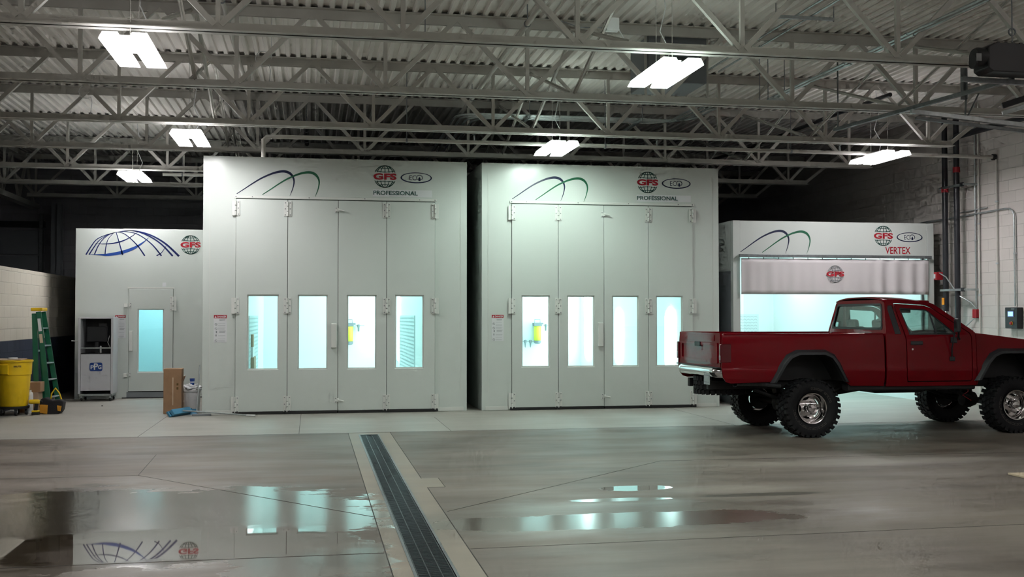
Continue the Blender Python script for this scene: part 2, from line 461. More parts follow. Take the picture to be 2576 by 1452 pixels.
# overhead door in the back wall of the left bay
d = thing('overhead_door', 'dark sectional overhead door in the shadowed back wall of the left bay', 'overhead door', (-8.4, YB - .05, 0))
for k in range(6):
    B(-10.1, -6.75, YB - .08, YB - .03, .02 + k * .63, .62 + k * .63).build('door_panel', 'greyd', d, bevel=.008)
for X_ in (-6.68, -10.15): B(X_ - .04, X_ + .04, YB - .14, YB - .02, 0, 4.2).build('side_track', 'galvd', d)
B(-10.2, -6.6, YB - .12, YB - .02, 3.85, 4.0).build('head_beam', 'blackp', d)
d.location.z = 0

# steel column and girder of the left bay
c = thing('steel_column', 'dark grey steel column standing left of the tall white walled room', 'column', (-6.2, 28.6, 0))
MB().box(-6.32, -6.08, 28.50, 28.52, 0, 4.4).box(-6.32, -6.08, 28.72, 28.74, 0, 4.4).box(-6.21, -6.19, 28.5, 28.74, 0, 4.4).build('column_shaft', 'greyd', c)
B(-6.38, -6.02, 28.44, 28.8, 0, .03).build('base_plate', 'greyd', c)
g = thing('roof_girder', 'dark painted steel lattice girder running away along the left edge of the roof', 'girder', (-6.85, 20, 4.3))
B(-6.95, -6.75, 9, YB, 4.32, 4.44).build('bottom_chord', 'steelw', g)
B(-6.95, -6.75, 9, YB, 5.42, 5.54).build('top_chord', 'steelw', g)
for k in range(14):
    y0 = 9.4 + k * 1.4
    MB().bar((-6.85, y0, 4.4), (-6.85, y0 + .7, 5.46), .06, .06).build('web_bar', 'steelw', g)
    MB().bar((-6.85, y0 + .7, 5.46), (-6.85, y0 + 1.4, 4.4), .06, .06).build('web_bar', 'steelw', g)

# ------------------------------------------------------------------ roof trusses
def make_joist():
    t = thing('roof_truss', '', 'roof truss', (0, 0, 0))
    XL, XE = -6.75, 10.72
    mb = MB()
    for s_ in (-1, 1):
        mb.add(*[(b_.v, b_.f) for b_ in [MB().box(XL, XE, min(s_ * .015, s_ * .105), max(s_ * .015, s_ * .105), 4.50, 4.509).box(XL, XE, min(s_ * .015, s_ * .024), max(s_ * .015, s_ * .024), 4.50, 4.595)]][0])
    mb.build('bottom_chord', 'steelw', t)
    mb = MB()
    for s_ in (-1, 1):
        mb.box(XL, XR - .02, min(s_ * .015, s_ * .105), max(s_ * .015, s_ * .105), 5.538, 5.547)
        mb.box(XL, XR - .02, min(s_ * .015, s_ * .024), max(s_ * .015, s_ * .024), 5.42, 5.547)
    mb.build('top_chord', 'steelw', t)
    b0 = [-.94 + 1.87 * k for k in range(-3, 7)]
    first = {}
    def web(kind, x0, z0, x1, z1, w_):
        if kind in first:
            o = first[kind].copy(); COL.objects.link(o); o.parent = t; o.location.x = x0 - first[kind]['x0']
        else:
            o = MB().bar((x0, 0, z0), (x1, 0, z1), w_, w_, up=(0, 1, 0)).build('web_bar', 'steelw', t)
            first[kind] = o; o['x0'] = x0
    for xb in b0:
        web('v', xb, 4.56, xb, 5.50, .048)
        web('r', xb + .03, 4.57, xb + .92, 5.50, .058)
        web('l', xb - .03, 4.57, xb - .92, 5.50, .058)
    MB().bar((10.7, 0, 4.56), (11.9, 0, 5.48), .058, .058, up=(0, 1, 0)).build('web_bar', 'steelw', t)
    return t
jl = ['nearest white steel roof truss, crossing the very top of the picture',
      'second roof truss from the front, its lower rail just below the first hall lamps',
      'third roof truss from the front, passing above the middle row of hall lamps',
      'fourth roof truss, its lower rail skimming the tops of the two tall booths',
      'fifth roof truss, mostly hidden behind the tops of the tall booths',
      'sixth roof truss, seen above the low room at the left behind the rear hall lamp',
      'rearmost roof truss, dim in front of the dark back wall']
jo = make_joist()
for k, y in enumerate(YJ):
    o = jo if k == 0 else copy_tree(jo)
    o.location = (0, y, 0); o['label'] = jl[k]; o['group'] = 'parallel roof trusses'
ordn = ['first', 'second', 'third', 'fourth', 'fifth', 'sixth', 'seventh']
rows = [(-1.5, 'left', 6), (3.38, 'middle', 6), (8.08, 'right', 6)]
for xs, nm, cnt in rows:
    proto = None
    for k in range(cnt):
        if proto is None:
            t = thing('cross_brace', '', 'roof brace', (xs, YJ[0], 4.5))
            MB().bar((xs, YJ[0] + .02, 4.60), (xs, YJ[1] - .02, 5.46), .05, .012).bar((xs + .006, YJ[0] + .02, 4.60), (xs + .006, YJ[1] - .02, 5.46), .012, .05).build('brace_bar', 'steelw', t)
            MB().bar((xs + .06, YJ[0] + .02, 5.46), (xs + .06, YJ[1] - .02, 4.60), .05, .012).bar((xs + .054, YJ[0] + .02, 5.46), (xs + .054, YJ[1] - .02, 4.60), .012, .05).build('brace_bar', 'steelw', t)
            proto = t
        else:
            t = copy_tree(proto); t.location.y = YJ[k]
        t['label'] = 'crossed white braces of the %s row, between the %s and %s roof trusses' % (nm, ordn[k], ordn[k + 1])
        t['group'] = 'cross braces between the roof trusses'

# ------------------------------------------------------------------ hanging lamps
def make_lamp():
    t = thing('hanging_lamp', '', 'ceiling lamp', (0, 0, 4.3))
    for s_ in (-1, 1):
        xc = s_ * .137
        mb = MB()
        # tray: flat top with sloped lips
        mb.add([(xc - .07, -.61, .065), (xc + .07, -.61, .065), (xc + .07, .61, .065), (xc - .07, .61, .065),
                (xc - .106, -.615, -.006), (xc + .106, -.615, -.006), (xc + .106, .615, -.006), (xc - .106, .615, -.006)],
               [(0, 1, 2, 3), (0, 4, 5, 1), (1, 5, 6, 2), (2, 6, 7, 3), (3, 7, 4, 0)])
        mb.build('reflector', 'reflector', t, local=True, solid=.004)
        for q in range(4):
            MB().tube([(xc - .078 + q * .052, -.595, .016), (xc - .078 + q * .052, .595, .016)], .017, 6).build('lamp_tube', 'lamp0', t, local=True)
    MB().box(-.10, .10, -.30, .30, .068, .115).build('ballast_box', 'whitep', t, local=True, bevel=.005)
    for s_ in (-1, 1):
        MB().tube([(0, s_ * .28, .13), (0, s_ * .28, 1.2)], .004, 5).build('hanger_wire', 'steelw', t, local=True)
    MB().tube([(.05, .1, .13), (.12, .14, .32), (.02, .2, .55), (.06, .12, .8), (.0, .1, 1.2)], .006, 5).build('power_cord', 'whitep', t, local=True, smooth=60)
    return t
lamps = [(-1.78, 11.58, 4.3, 0, 'bright twin hanging lamp nearest the camera over the left half of the hall'),
         (-1.81, 17.17, 4.3, 0, 'twin hanging lamp close above the left top corner of the left tall booth'),
         (-3.38, 22.15, 4.3, 0, 'rearmost twin hanging lamp, above the low white room with the arched logo'),
         (3.86, 11.62, 4.3, 1, 'bright hanging lamp under the dark roof heater, nearest in the middle row'),
         (3.88, 17.18, 4.3, 1, 'hanging lamp in front of the top edge of the right tall booth'),
         (9.55, 17.2, 4.3, 2, 'hanging lamp at the right, above the open bay with the half clear curtain')]
lp = make_lamp()
for k, (x, y, z, ci, lab) in enumerate(lamps):
    o = lp if k == 0 else copy_tree(lp)
    o.location = (x, y, z); o['label'] = lab; o['group'] = 'twin fluorescent hall lamps'
    if ci:
        for ch in o.children:
            if ch.name.startswith('lamp_tube'):
                if not ch.data.name.endswith('c%d' % ci):
                    key = 'tubec%d_%s' % (ci, ch.data.name)
                    md = bpy.data.meshes.get(key) or ch.data.copy(); md.name = key
                    md.materials[0] = M['lamp%d' % ci]; ch.data = md
# lamps of the same rows that hang behind the camera's frame, each with an added roof fill
for x, ci in ((-1.8, 0), (3.87, 1), (9.55, 2)):
    for y, e in ((5.9, 18), (.3, 18)):
        L_ = bpy.data.lights.new('hall lamp light', 'AREA'); L_.shape = 'RECTANGLE'; L_.size = .48; L_.size_y = 1.2
        L_.energy = e; L_.color = LAMPC[ci]
        lo = bpy.data.objects.new('hall_lamp_light', L_); COL.objects.link(lo); lo.location = (x, y, 4.3)
        L2 = L_.copy(); L2.energy = 22     # upward fill light added to brighten the roof
        lo = bpy.data.objects.new('roof_fill_light', L2); COL.objects.link(lo); lo.location = (x, y, 4.4); lo.rotation_euler = (PI, 0, 0)

# ------------------------------------------------------------------ booths
def add_globe(root, x, z, r, Yf, name='globe_logo', band=.34, txtw=None):
    mb = MB(); lw = r * .062
    def put(pts):
        run = []
        for p in pts + [None]:
            if p is not None and abs(p[1]) > band * r: run.append((x + p[0], z + p[1]))
            else:
                if len(run) > 1: stroke(mb, run, lw, Yf)
                run = []
    K = 64
    put([(r * math.cos(2 * PI * k / K), r * math.sin(2 * PI * k / K)) for k in range(K + 1)])
    for kx in (.42, .78):
        put([(kx * r * math.cos(2 * PI * k / K), r * math.sin(2 * PI * k / K)) for k in range(K + 1)])
    put([(0, r * (-1 + 2 * k / K)) for k in range(K + 1)])
    for zz, dep in ((.52, .10), (.80, .06), (-.52, -.10), (-.80, -.06)):
        hw = math.sqrt(1 - zz * zz) * r
        put([(-hw + 2 * hw * k / 16, zz * r - dep * r * (1 - (2 * k / 16 - 1) ** 2) * (1 if zz > 0 else 1)) for k in range(17)])
    mb.build(name, 'grey' if name == 'curtain_logo' else 'teal', root)
    tw = txtw or r * 2.12
    o = text_mb('GFS', x - tw / 2, z - r * .30, tw, r * .60, Yf, .005, bold=.042).build('logo_letters', 'logored', root)
def add_swoosh(root, x, z, k, Yf):
    P = [(165, 403, 7), (260, 338, 10), (350, 275, 13), (450, 212, 16), (560, 160, 19), (640, 135, 23), (710, 127, 26), (770, 145, 26), (808, 186, 21), (824, 240, 15), (815, 305, 10), (798, 360, 7), (775, 418, 2)]
    for dx, dz, mt_, dd in ((0, 0, 'navy', .003), (293, -5, 'dkgreen', .004)):
        sp = smoothpts([(x + (a - 165 + dx) * k, z + (403 - b_ + dz) * k, w_ * k) for a, b_, w_ in P], 6)
        stroke(MB(), [(p[0], p[1]) for p in sp], [p[2] * 1.15 for p in sp], Yf, dd).build('swoosh_logo', mt_, root)
def add_eco(root, x, z, s, Yf):
    """x, z centre; s = 1 -> .535 m wide"""
    a, b_ = .2675 * s, .092 * s; K = 48
    mb = MB()
    vs = []
    for k in range(K):
        t = 2 * PI * k / K
        vs.append((x + a * math.cos(t), Yf - .003, z + b_ * math.sin(t)))
    for k in range(K):
        t = 2 * PI * k / K
        vs.append((x + .006 * s * 0 + (a - .022 * s) * math.cos(t), Yf - .003, z + .003 * s + (b_ - .015 * s) * math.sin(t)))
    mb.add(vs, [(k, (k + 1) % K, K + (k + 1) % K, K + k) for k in range(K)])
    mb.build('oval_logo', 'navy', root)
    text_mb('EC', x - .115 * s, z - .042 * s, .115 * s, .084 * s, Yf, .003, bold=-.004).build('logo_letters', 'navy', root)
    mb = MB(); cx_, cz_ = x + .055 * s, z + .002 * s
    stroke(mb, [(cx_ + .05 * s * math.cos(t), cz_ + .045 * s * math.sin(t)) for t in [math.radians(-50 + 280 * k / 20) for k in range(21)]], .011 * s, Yf)
    dp = [(0, .022), (.014, -.004), (.022, -.026), (.018, -.044), (0, -.052), (-.018, -.044), (-.022, -.026), (-.014, -.004)]
    mb.add([(cx_ + a_ * s, Yf - .004, cz_ - .004 * s + b2 * s) for a_, b2 in dp], [tuple(range(8))])
    mb.build('logo_letters', 'navy', root)

_bolt = None
def bolts(parent, pts, Yf):
    global _bolt
    for x, z in pts:
        if _bolt is None:
            mb = MB().lathe([(.009, 0), (.009, -.006), (.005, -.009)], 8, axis='Y')
            _bolt = mb.build('bolt', 'greyd', None)
            o = _bolt
        else:
            o = _bolt.copy(); COL.objects.link(o)
        o.parent = parent
        off = Vector((0, 0, 0)); q = parent
        while q is not None: off += q.location; q = q.parent
        o.location = Vector((x, Yf, z)) - off
def hinge(root, x, z0, z1, Yf, side=0):
    """side 0: between two leaves; -1: at the left jamb; 1: at the right jamb"""
    mb = MB()
    wl, wr = (.062, .062)
    mb.box(x - wl, x - .014, Yf - .012, Yf, z0, z1); mb.box(x + .014, x + wr, Yf - .012, Yf, z0, z1)
    h = (z1 - z0)
    for k in range(3):
        mb.tube([(x, Yf - .016, z0 + h * k / 3 + .006), (x, Yf - .016, z0 + h * (k + 1) / 3 - .006)], .016, 10)
    hg = mb.build('hinge', 'trimw', root, bevel=.002)
    pts = []
    for zz in (z0 + .025, (z0 + z1) / 2, z1 - .025):
        if side >= 0: pts.append((x - .040, zz))
        if side <= 0: pts.append((x + .040, zz))
    bolts(hg, pts, Yf - .012)
    return hg
def window_leaf(root, x0, x1, z0, z1, wx0, wx1, wz0, wz1, Yf, gl='glass', th=.05):
    d_ = MB().slab([rect(x0, x1, z0, z1), rect(wx0, wx1, wz0, wz1)], 0, th, face_y(Yf + th)).build('door', 'panel', root, bevel=.004)
    fr = MB().slab([rect(wx0 - .001, wx1 + .001, wz0 - .001, wz1 + .001), rect(wx0 + .022, wx1 - .022, wz0 + .022, wz1 - .022)], 0, th * .55, face_y(Yf + th)).build('window_frame', 'trimw', d_)
    B(wx0 + .01, wx1 - .01, Yf + th * .7, Yf + th * .7 + .006, wz0 + .01, wz1 - .01).build('window_pane', gl, d_)
    return d_
def danger_sign(x0, z0, wd, ht, Yf, label):
    t = thing('danger_sign', label, 'sign', (x0 + wd / 2, Yf - .002, z0), 0, 'red headed danger notices')
    B(x0, x0 + wd, Yf - .0025, Yf - .0005, z0, z0 + ht).build('sign_sheet', 'paper', t)
    hz = z0 + ht * .885
    B(x0 + .002, x0 + wd - .002, Yf - .004, Yf - .0025, hz, z0 + ht).build('sign_header', 'logored', t)
    text_mb('DANGER', x0 + wd * .27, hz + ht * .02, wd * .68, ht * .07, Yf, .0055, bold=.02).build('header_letters', 'paper', t)
    MB().add([(x0 + wd * .06, Yf - .0055, hz + ht * .015), (x0 + wd * .22, Yf - .0055, hz + ht * .015), (x0 + wd * .14, Yf - .0055, hz + ht * .095)], [(0, 1, 2)]).build('warning_triangle', 'paper', t)
    mb = MB(); rnd = random.Random(3)
    for zf, n_, dk in ((.80, 2, 1), (.70, 1, 0), (.60, 2, 0), (.48, 3, 0), (.36, 3, 1), (.23, 2, 0), (.13, 1, 0), (.04, 2, 0)):
        for q in range(n_):
            zz = z0 + ht * zf + q * ht * .026; a = wd * (.42 if dk else .34)
            mb.box(x0 + a, x0 + wd * (.88 + rnd.uniform(-.06, .04)), Yf - .004, Yf - .0025, zz, zz + ht * (.012 if dk else .006))
    mb.build('text_lines', 'grey', t)
    mb = MB()
    for zf in (.66, .50, .06):
        cx_, cz_ = x0 + wd * .18, z0 + ht * zf
        stroke(mb, [(cx_ + wd * .09 * math.cos(a * PI / 8), cz_ + wd * .09 * math.sin(a * PI / 8)) for a in range(17)], wd * .02, Yf, .004)
        stroke(mb, [(cx_ - wd * .06, cz_ + wd * .06), (cx_ + wd * .06, cz_ - wd * .06)], wd * .03, Yf, .0042)
    mb.box(x0 + wd * .17, x0 + wd * .25, Yf - .004, Yf - .0025, z0 + ht * .34, z0 + ht * .42)
    mb.box(x0 + wd * .15, x0 + wd * .22, Yf - .004, Yf - .0025, z0 + ht * .22, z0 + ht * .29)
    mb.build('pictogram', 'greyd', t)
    return t
def zigzag(x0, x1, z0, z1, Y, root, plane='y'):
    """accordion filter sheet with a zigzag edge pattern; plane y -> on a back wall, x -> on a side wall (x0..x1 run along depth)"""
    f = (lambda u, v, d: (u, Y - d, v)) if plane == 'y' else ((lambda u, v, d: (Y + d, u, v)) if plane == 'x+' else (lambda u, v, d: (Y - d, u, v)))
    b_ = MB().slab([rect(x0, x1, z0, z1)], 0, .02, f).build('filter_panel', 'filt', root)
    mb = MB(); p = .095; n_ = int((z1 - z0) / .075)
    for r_ in range(n_):
        zz = z0 + .03 + r_ * .075; k = 0; u = x0; 
        while u < x1 - p / 2:
            a = (u, zz + (0 if k % 2 == 0 else .03)); c_ = (u + p / 2, zz + (.03 if k % 2 == 0 else 0))
            mb.add([f(a[0], a[1], .022), f(c_[0], c_[1], .022), f(c_[0], c_[1] + .008, .022), f(a[0], a[1] + .008, .022)], [(0, 1, 2, 3)])
            u += p / 2; k += 1
    mb.build('zigzag_slits', 'filtd', b_)

def tall_booth(x0, x1, leaves, wins, name_label, signx):
    Y0, Y1, H = 18.55, 27.4, 4.265
    t = thing('spray_booth', name_label, 'spray booth', ((x0 + x1) / 2, Y0, 0))
    ox0, ox1, oz = leaves[0], leaves[-1], 3.57
    MB().slab([[(x0, 0), (ox0, 0), (ox0, oz), (ox1, oz), (ox1, 0), (x1, 0), (x1, H), (x0, H)]], 0, .06, lambda u, v, d: (u, Y0 + d, v)).build('front_wall', 'panel', t, bevel=.006)
    B(x0, x0 + .06, Y0 + .062, Y1, 0, H).build('side_wall', 'panel', t)
    B(x1 - .06, x1, Y0 + .062, Y1, 0, H).build('side_wall', 'panel', t)
    B(x0 + .062, x1 - .062, Y1 - .06, Y1, 0, H).build('back_wall', 'panel', t)
    B(x0 + .062, x1 - .062, Y0 + .062, Y1 - .062, H - .06, H).build('roof_panel', 'panel', t)
    ix0, ix1, iy1, iz = ox0 + .12, ox1 - .05, 26.6, 3.9
    B(ix0 - .05, ix0, Y0 + .07, iy1, 0, iz).build('inner_wall', 'panel_in', t)
    B(ix1, ix1 + .05, Y0 + .07, iy1, 0, iz).build('inner_wall', 'panel_in', t)
    B(ix0 - .05, ix1 + .05, iy1, iy1 + .05, 0, iz).build('inner_wall', 'panel_in', t)
    B(ix0 - .05, ix1 + .05, Y0 + .07, iy1 + .05, iz, iz + .04).build('inner_ceiling', 'panel_in', t)
    B(ix0, ix1, Y0 + .07, iy1, .0, .012).build('inner_floor', 'panel_in', t)
    for yy in (20.3, 22.7, 25.1):
        for xx in (ix0 + .5, ix1 - .5):
            B(xx - .28, xx + .28, yy - .6, yy + .6, iz - .04, iz - .004).build('booth_lamp', 'cyanL', t)
    # doors
    for k in range(4):
        a, b_ = leaves[k], leaves[k + 1]
        window_leaf(t, a + .004, b_ - .004, .045, oz - .012, wins[2 * k], wins[2 * k + 1], .735, 1.975, Y0 - .028)
    # black strips added behind the door gaps to block the booth light
    sl = MB()
    for x in leaves: sl.box(x - .03, x + .03, Y0 + .024, Y0 + .040, .045, oz - .013)
    sl.box(ox0, ox1, Y0 + .024, Y0 + .045, oz - .04, oz + .03).box(ox0, ox1, Y0 + .024, Y0 + .045, .0, .07)
    sl.build('gap_blocker', 'black', t)
    B(ox0 - .03, ox1 + .03, Y0 - .022, Y0 - .001, oz + .005, oz + .045).build('header_rail', 'trimw', t, bevel=.003)
    Yh = Y0 - .028
    for zz in ((.03, .30), (1.66, 1.93), (3.28, 3.53)):
        for k, x in enumerate(leaves):
            if k == 2: continue
            hinge(t, x, zz[0], zz[1], Yh, -1 if k == 0 else (1 if k == 4 else 0))
    bolts(t, [(ox0 + (ox1 - ox0) * q, oz + .028) for q in (.0, .08, .36, .64, .92, 1.0)], Y0 - .022)
    xm = leaves[2]
    for zz, dz in ((3.40, .035), (.22, -.03)):
        la = MB().box(xm - .055, xm - .012, Yh - .014, Yh, zz - .045, zz + .045).box(xm - .012, xm + .02, Yh - .035, Yh, zz - .03, zz + .03)
        la.tube([(xm + .0, Yh - .035, zz), (xm + .05, Yh - .05, zz - .005), (xm + .10, Yh - .055, zz - .02 + dz * 0)], .012, 8)
        lo = la.build('latch', 'trimw', t, bevel=.003)
        bolts(lo, [(xm - .035, zz - .03), (xm - .035, zz + .03)], Yh - .014)
    # pull handle on the second leaf
    B(xm - .115, xm - .02, Yh - .05, Yh, 1.09, 1.50).build('pull_handle', 'trimw', t, bevel=.012)
    # black floor sweep
    sw = MB()
    for k in range(4):
        sw.box(leaves[k] + (.01 if k else -.02), leaves[k + 1] - .01, Yh - .012 - .004 * (k % 2), Yh + .03, .003, .048 + .004 * (k % 2))
    for k in (0, 1, 3, 4): sw.box(leaves[k] - .035, leaves[k] + .05, Yh - .03, Yh, .004, .055)
    sw.build('floor_sweep', 'black', t, bevel=.004)
    for a, b_ in ((x0 + .06, ox0 - .06), (ox1 + .06, x1 - .06)):
        B(a, b_, Y0 - .01, Y0 - .001, .005, .07).build('kick_strip', 'trimw', t, bevel=.002)
    for x in (x0 + .11, x1 - .11):
        B(x - .003, x + .003, Y0 - .004, Y0 - .0005, .3, H - .18).build('panel_seam', 'trimw', t)
    # lettering
    add_swoosh(t, ox0 + .01, oz + .075, .00141, Y0)
    gx = ox0 + 2.45 if x0 < 0 else ox0 + 2.45
    add_globe(t, gx, 3.985, .185, Y0)
    add_eco(t, gx + .53, 3.975, 1.0, Y0)
    B(gx - .205, gx + .80, Y0 - .002, Y0 - .0008, 3.645, 3.765).build('sticker', 'paper', t)
    text_mb('PROFESSIONAL', gx - .195, 3.672, .75, .072, Y0, .005, bold=.014).build('logo_letters', 'teal', t)
    danger_sign(signx, 1.19, .21, .45, Y0, 'red headed danger notice on the %s tall booth, beside its left hinge' % ('left' if x0 < 0 else 'right'))
    return t, (ix0, ix1, iy1, iz)

b1, i1 = tall_booth(-1.755, 2.62, [-1.23, -.39, .44, 1.25, 2.07], [-1.04, -.53, -.22, .27, .59, 1.08, 1.39, 1.88],
    'left tall white spray booth with four narrow doors and lit windows', -1.575)
b2, i2 = tall_booth(2.88, 7.17, [3.40, 4.22, 5.04, 5.85, 6.67], [3.57, 4.07, 4.38, 4.87, 5.19, 5.67, 5.99, 6.48],
    'right tall white spray booth with four narrow doors, behind the red truck\'s tail', 3.05)
# wall lamps and filters inside
for bt, ii, ys in ((b1, i1, (25.6,)), (b2, i2, (25.8, 23.1, 19.6))):
    for yy in ys:
        mb = MB().slab([rrect(yy - .26, yy + .26, .58, 1.75 if yy < 25 else 3.4, .2)], 0, .03, lambda u, v, d, X=ii[1]: (X - .002 - d, u, v))
        mb.build('booth_lamp', 'cyanL2', bt)
zigzag(20.1, 23.4, .1, 1.63, i1[0], b1, 'x+')
zigzag(21.6, 25.2, .1, 1.63, i1[1], b1, 'x-')
# ------------------------------------------------------------------ compressed-air filter units inside the booths
def air_filter(x, z0, Yw, label, extra):
    t = thing('air_filter', label, 'air filter', (x, Yw - .1, z0))
    MB().lathe([(.001, .08), (.075, .08), (.09, .10), (.09, .42), (.08, .44), (.001, .44)], 24, (x, Yw - .13, z0)).build('filter_housing', 'yelf', t, smooth=40)
    MB().lathe([(.001, .0), (.05, .0), (.085, .02), (.092, .08), (.001, .082)], 24, (x, Yw - .13, z0)).build('bottom_cap', 'greyd', t, smooth=40)
    MB().box(x - .10, x + .10, Yw - .22, Yw - .03, z0 + .44, z0 + .52).tube([(x - .13, Yw - .13, z0 + .5), (x + .15, Yw - .13, z0 + .5)], .022).build('valve_head', 'greyd', t, bevel=.008)
    MB().tube([(x - .07, Yw - .13, z0 + .52), (x - .07, Yw - .13, z0 + .60), (x + .07, Yw - .13, z0 + .60), (x + .07, Yw - .13, z0 + .52)], .008, 6).build('carry_handle', 'greyd', t)
    B(x - .06, x + .06, Yw - .04, Yw - .002, z0 + .05, z0 + .5).build('wall_bracket', 'greyd', t)
    MB().tube([(x + .15, Yw - .1, z0 + .46), (x + .36, Yw - .1, z0 + .46)], .006, 6).build('air_line', 'greyd', t)
    MB().lathe([(.001, -.12), (.02, -.12), (.025, -.03), (.035, .0), (.035, .04), (.001, .05)], 16, (x + .22, Yw - .1, z0 + .44)).build('regulator', 'greyd', t, smooth=40)
    if extra:
        MB().tube([(x - .42, Yw - .1, z0 + .06), (x - .08, Yw - .1, z0 + .06)], .006, 6).build('air_line', 'greyd', t)
        for dx in (-.17, -.30):
            MB().lathe([(.001, -.14), (.012, -.11), (.022, -.02), (.036, .0), (.036, .05), (.001, .06)], 16, (x + dx, Yw - .1, z0 + .04)).build('regulator', 'greyd', t, smooth=40)
air_filter(.90, .93, i1[2], 'yellow compressed air filter on the rear wall inside the left tall booth', False)
air_filter(5.50, .93, i2[2], 'yellow compressed air filter with two small bowls inside the right tall booth', True)
cb = thing('carton', 'small stack of cartons inside the left tall booth, seen through its first window', 'carton', (-.98, 21.0, 0))
B(-1.10, -1.03, 20.6, 21.3, .02, .86).build('carton_body', 'cardl', cb, bevel=.005)
B(-1.10, -1.05, 20.62, 21.2, .862, 1.05).build('carton_body', 'whitep', cb, bevel=.005)
B(-1.10, -1.055, 20.66, 21.1, 1.052, 1.28).build('carton_body', 'cardl', cb, bevel=.005)
cb.location.z = 0

# ------------------------------------------------------------------ open prep bay at the right
def prep_bay():
    x0, x1, Y0, Y1, H = 7.62, 11.66, 19.0, 26.3, 3.38
    t = thing('prep_bay', 'open white prep bay with a half clear curtain, behind the red truck\'s cab', 'prep bay', ((x0 + x1) / 2, Y0, 0))
    B(x0, x0 + .14, Y0, Y0 + .12, 0, H).build('front_post', 'panel', t, bevel=.006)
    B(x1 - .14, x1, Y0, Y0 + .12, 0, H).build('front_post', 'panel', t, bevel=.006)
    B(x0 + .142, x1 - .142, Y0 + .01, Y0 + .10, 2.74, H - .002).build('header_panel', 'panel', t, bevel=.004)
    B(x0, x0 + .05, Y0 + .122, Y1, 2.45, H).build('side_wall', 'panel', t)
    B(x0 + .02, x0 + .05, Y0 + .122, Y1, 0, 2.45).build('side_wall', 'greyd', t)  # dark sheet stands in for the shade of an open lower side
    B(x1 - .05, x1, Y0 + .122, Y1, 0, H).build('side_wall', 'panel', t)
    B(x0 + .052, x1 - .052, Y1 - .05, Y1, 0, H).build('back_wall', 'panel', t)
    B(x0 + .052, x1 - .052, Y0 + .122, Y1 - .052, H - .05, H).build('roof_panel', 'panel', t)
    ix0, ix1, iy = x0 + .06, x1 - .2, 25.9
    B(ix0, ix0 + .03, Y0 + .14, iy, .0, 3.1).build('inner_wall', 'panel_in', t)
    B(ix1, ix1 + .03, Y0 + .14, iy, .0, 3.1).build('inner_wall', 'panel_in', t)
    B(ix0, ix1 + .03, iy, iy + .03, .0, 3.1).build('inner_wall', 'panel_in', t)
    B(ix0, ix1 + .03, Y0 + .14, iy, 3.1, 3.13).build('inner_ceiling', 'panel_in', t)
    for k, xx in enumerate((8.2, 9.6, 10.9)):
        for yy in (20.6, 24.2):
            B(xx - .25, xx + .25, yy - .6, yy + .6, 3.06, 3.095).build('booth_lamp', 'cyanL3', t)
    add_swoosh(t, 7.77, 2.80, .00144, Y0 + .01)
    add_globe(t, 10.625, 3.13, .185, Y0 + .01)
    add_eco(t, 11.165, 3.11, 1.0, Y0 + .01)
    text_mb('VERTEX', 10.66, 2.79, .52, .135, Y0 + .01, .005, bold=.012).build('logo_letters', 'logored', t)
    zigzag(10.25, 11.05, .2, 1.66, iy, t)
    return t
M['cyanL3'] = emis('prep bay lamp glow', (.72, 1.0, .98), 5.5)
pb = prep_bay()
cu = thing('strip_curtain', 'pleated white curtain with clear lower half across the prep bay', 'curtain', (9.62, 18.95, 0))
tr = MB().box(7.72, 11.56, 18.90, 18.98, 2.70, 2.755).build('curtain_track', 'galvd', cu, bevel=.004)
def wav(x):
    a = .010 * math.sin(x * 15.5) + .006 * math.sin(x * 29 + 1)
    return a + (.030 * math.sin((x - 9.7) * 21) * min(1, max(0, (x - 9.9) / .6)))
cc = MB().quadgrid(lambda u, v: (7.755 + 3.77 * u, 18.94 + wav(7.755 + 3.77 * u) * (.35 + .65 * (1 - v)), 2.02 + .66 * v), 220, 8)
cc.build('curtain_top', 'curtain', cu, smooth=80, solid=.002)
cv = MB().quadgrid(lambda u, v: (7.80 + 3.70 * u, 18.94 + wav(7.80 + 3.70 * u) * .6, .06 + 1.958 * v), 120, 4)
cv.build('clear_vinyl', 'vinyl', cu, smooth=80)
for k in range(13):
    x = 7.90 + k * .29
    MB().tube([(x, 18.935, 2.665), (x, 18.935, 2.715)], .008, 6).build('curtain_hook', 'greyd', cu)
add_globe(cu, 9.60, 2.40, .155, 18.925, 'curtain_logo', txtw=.36)

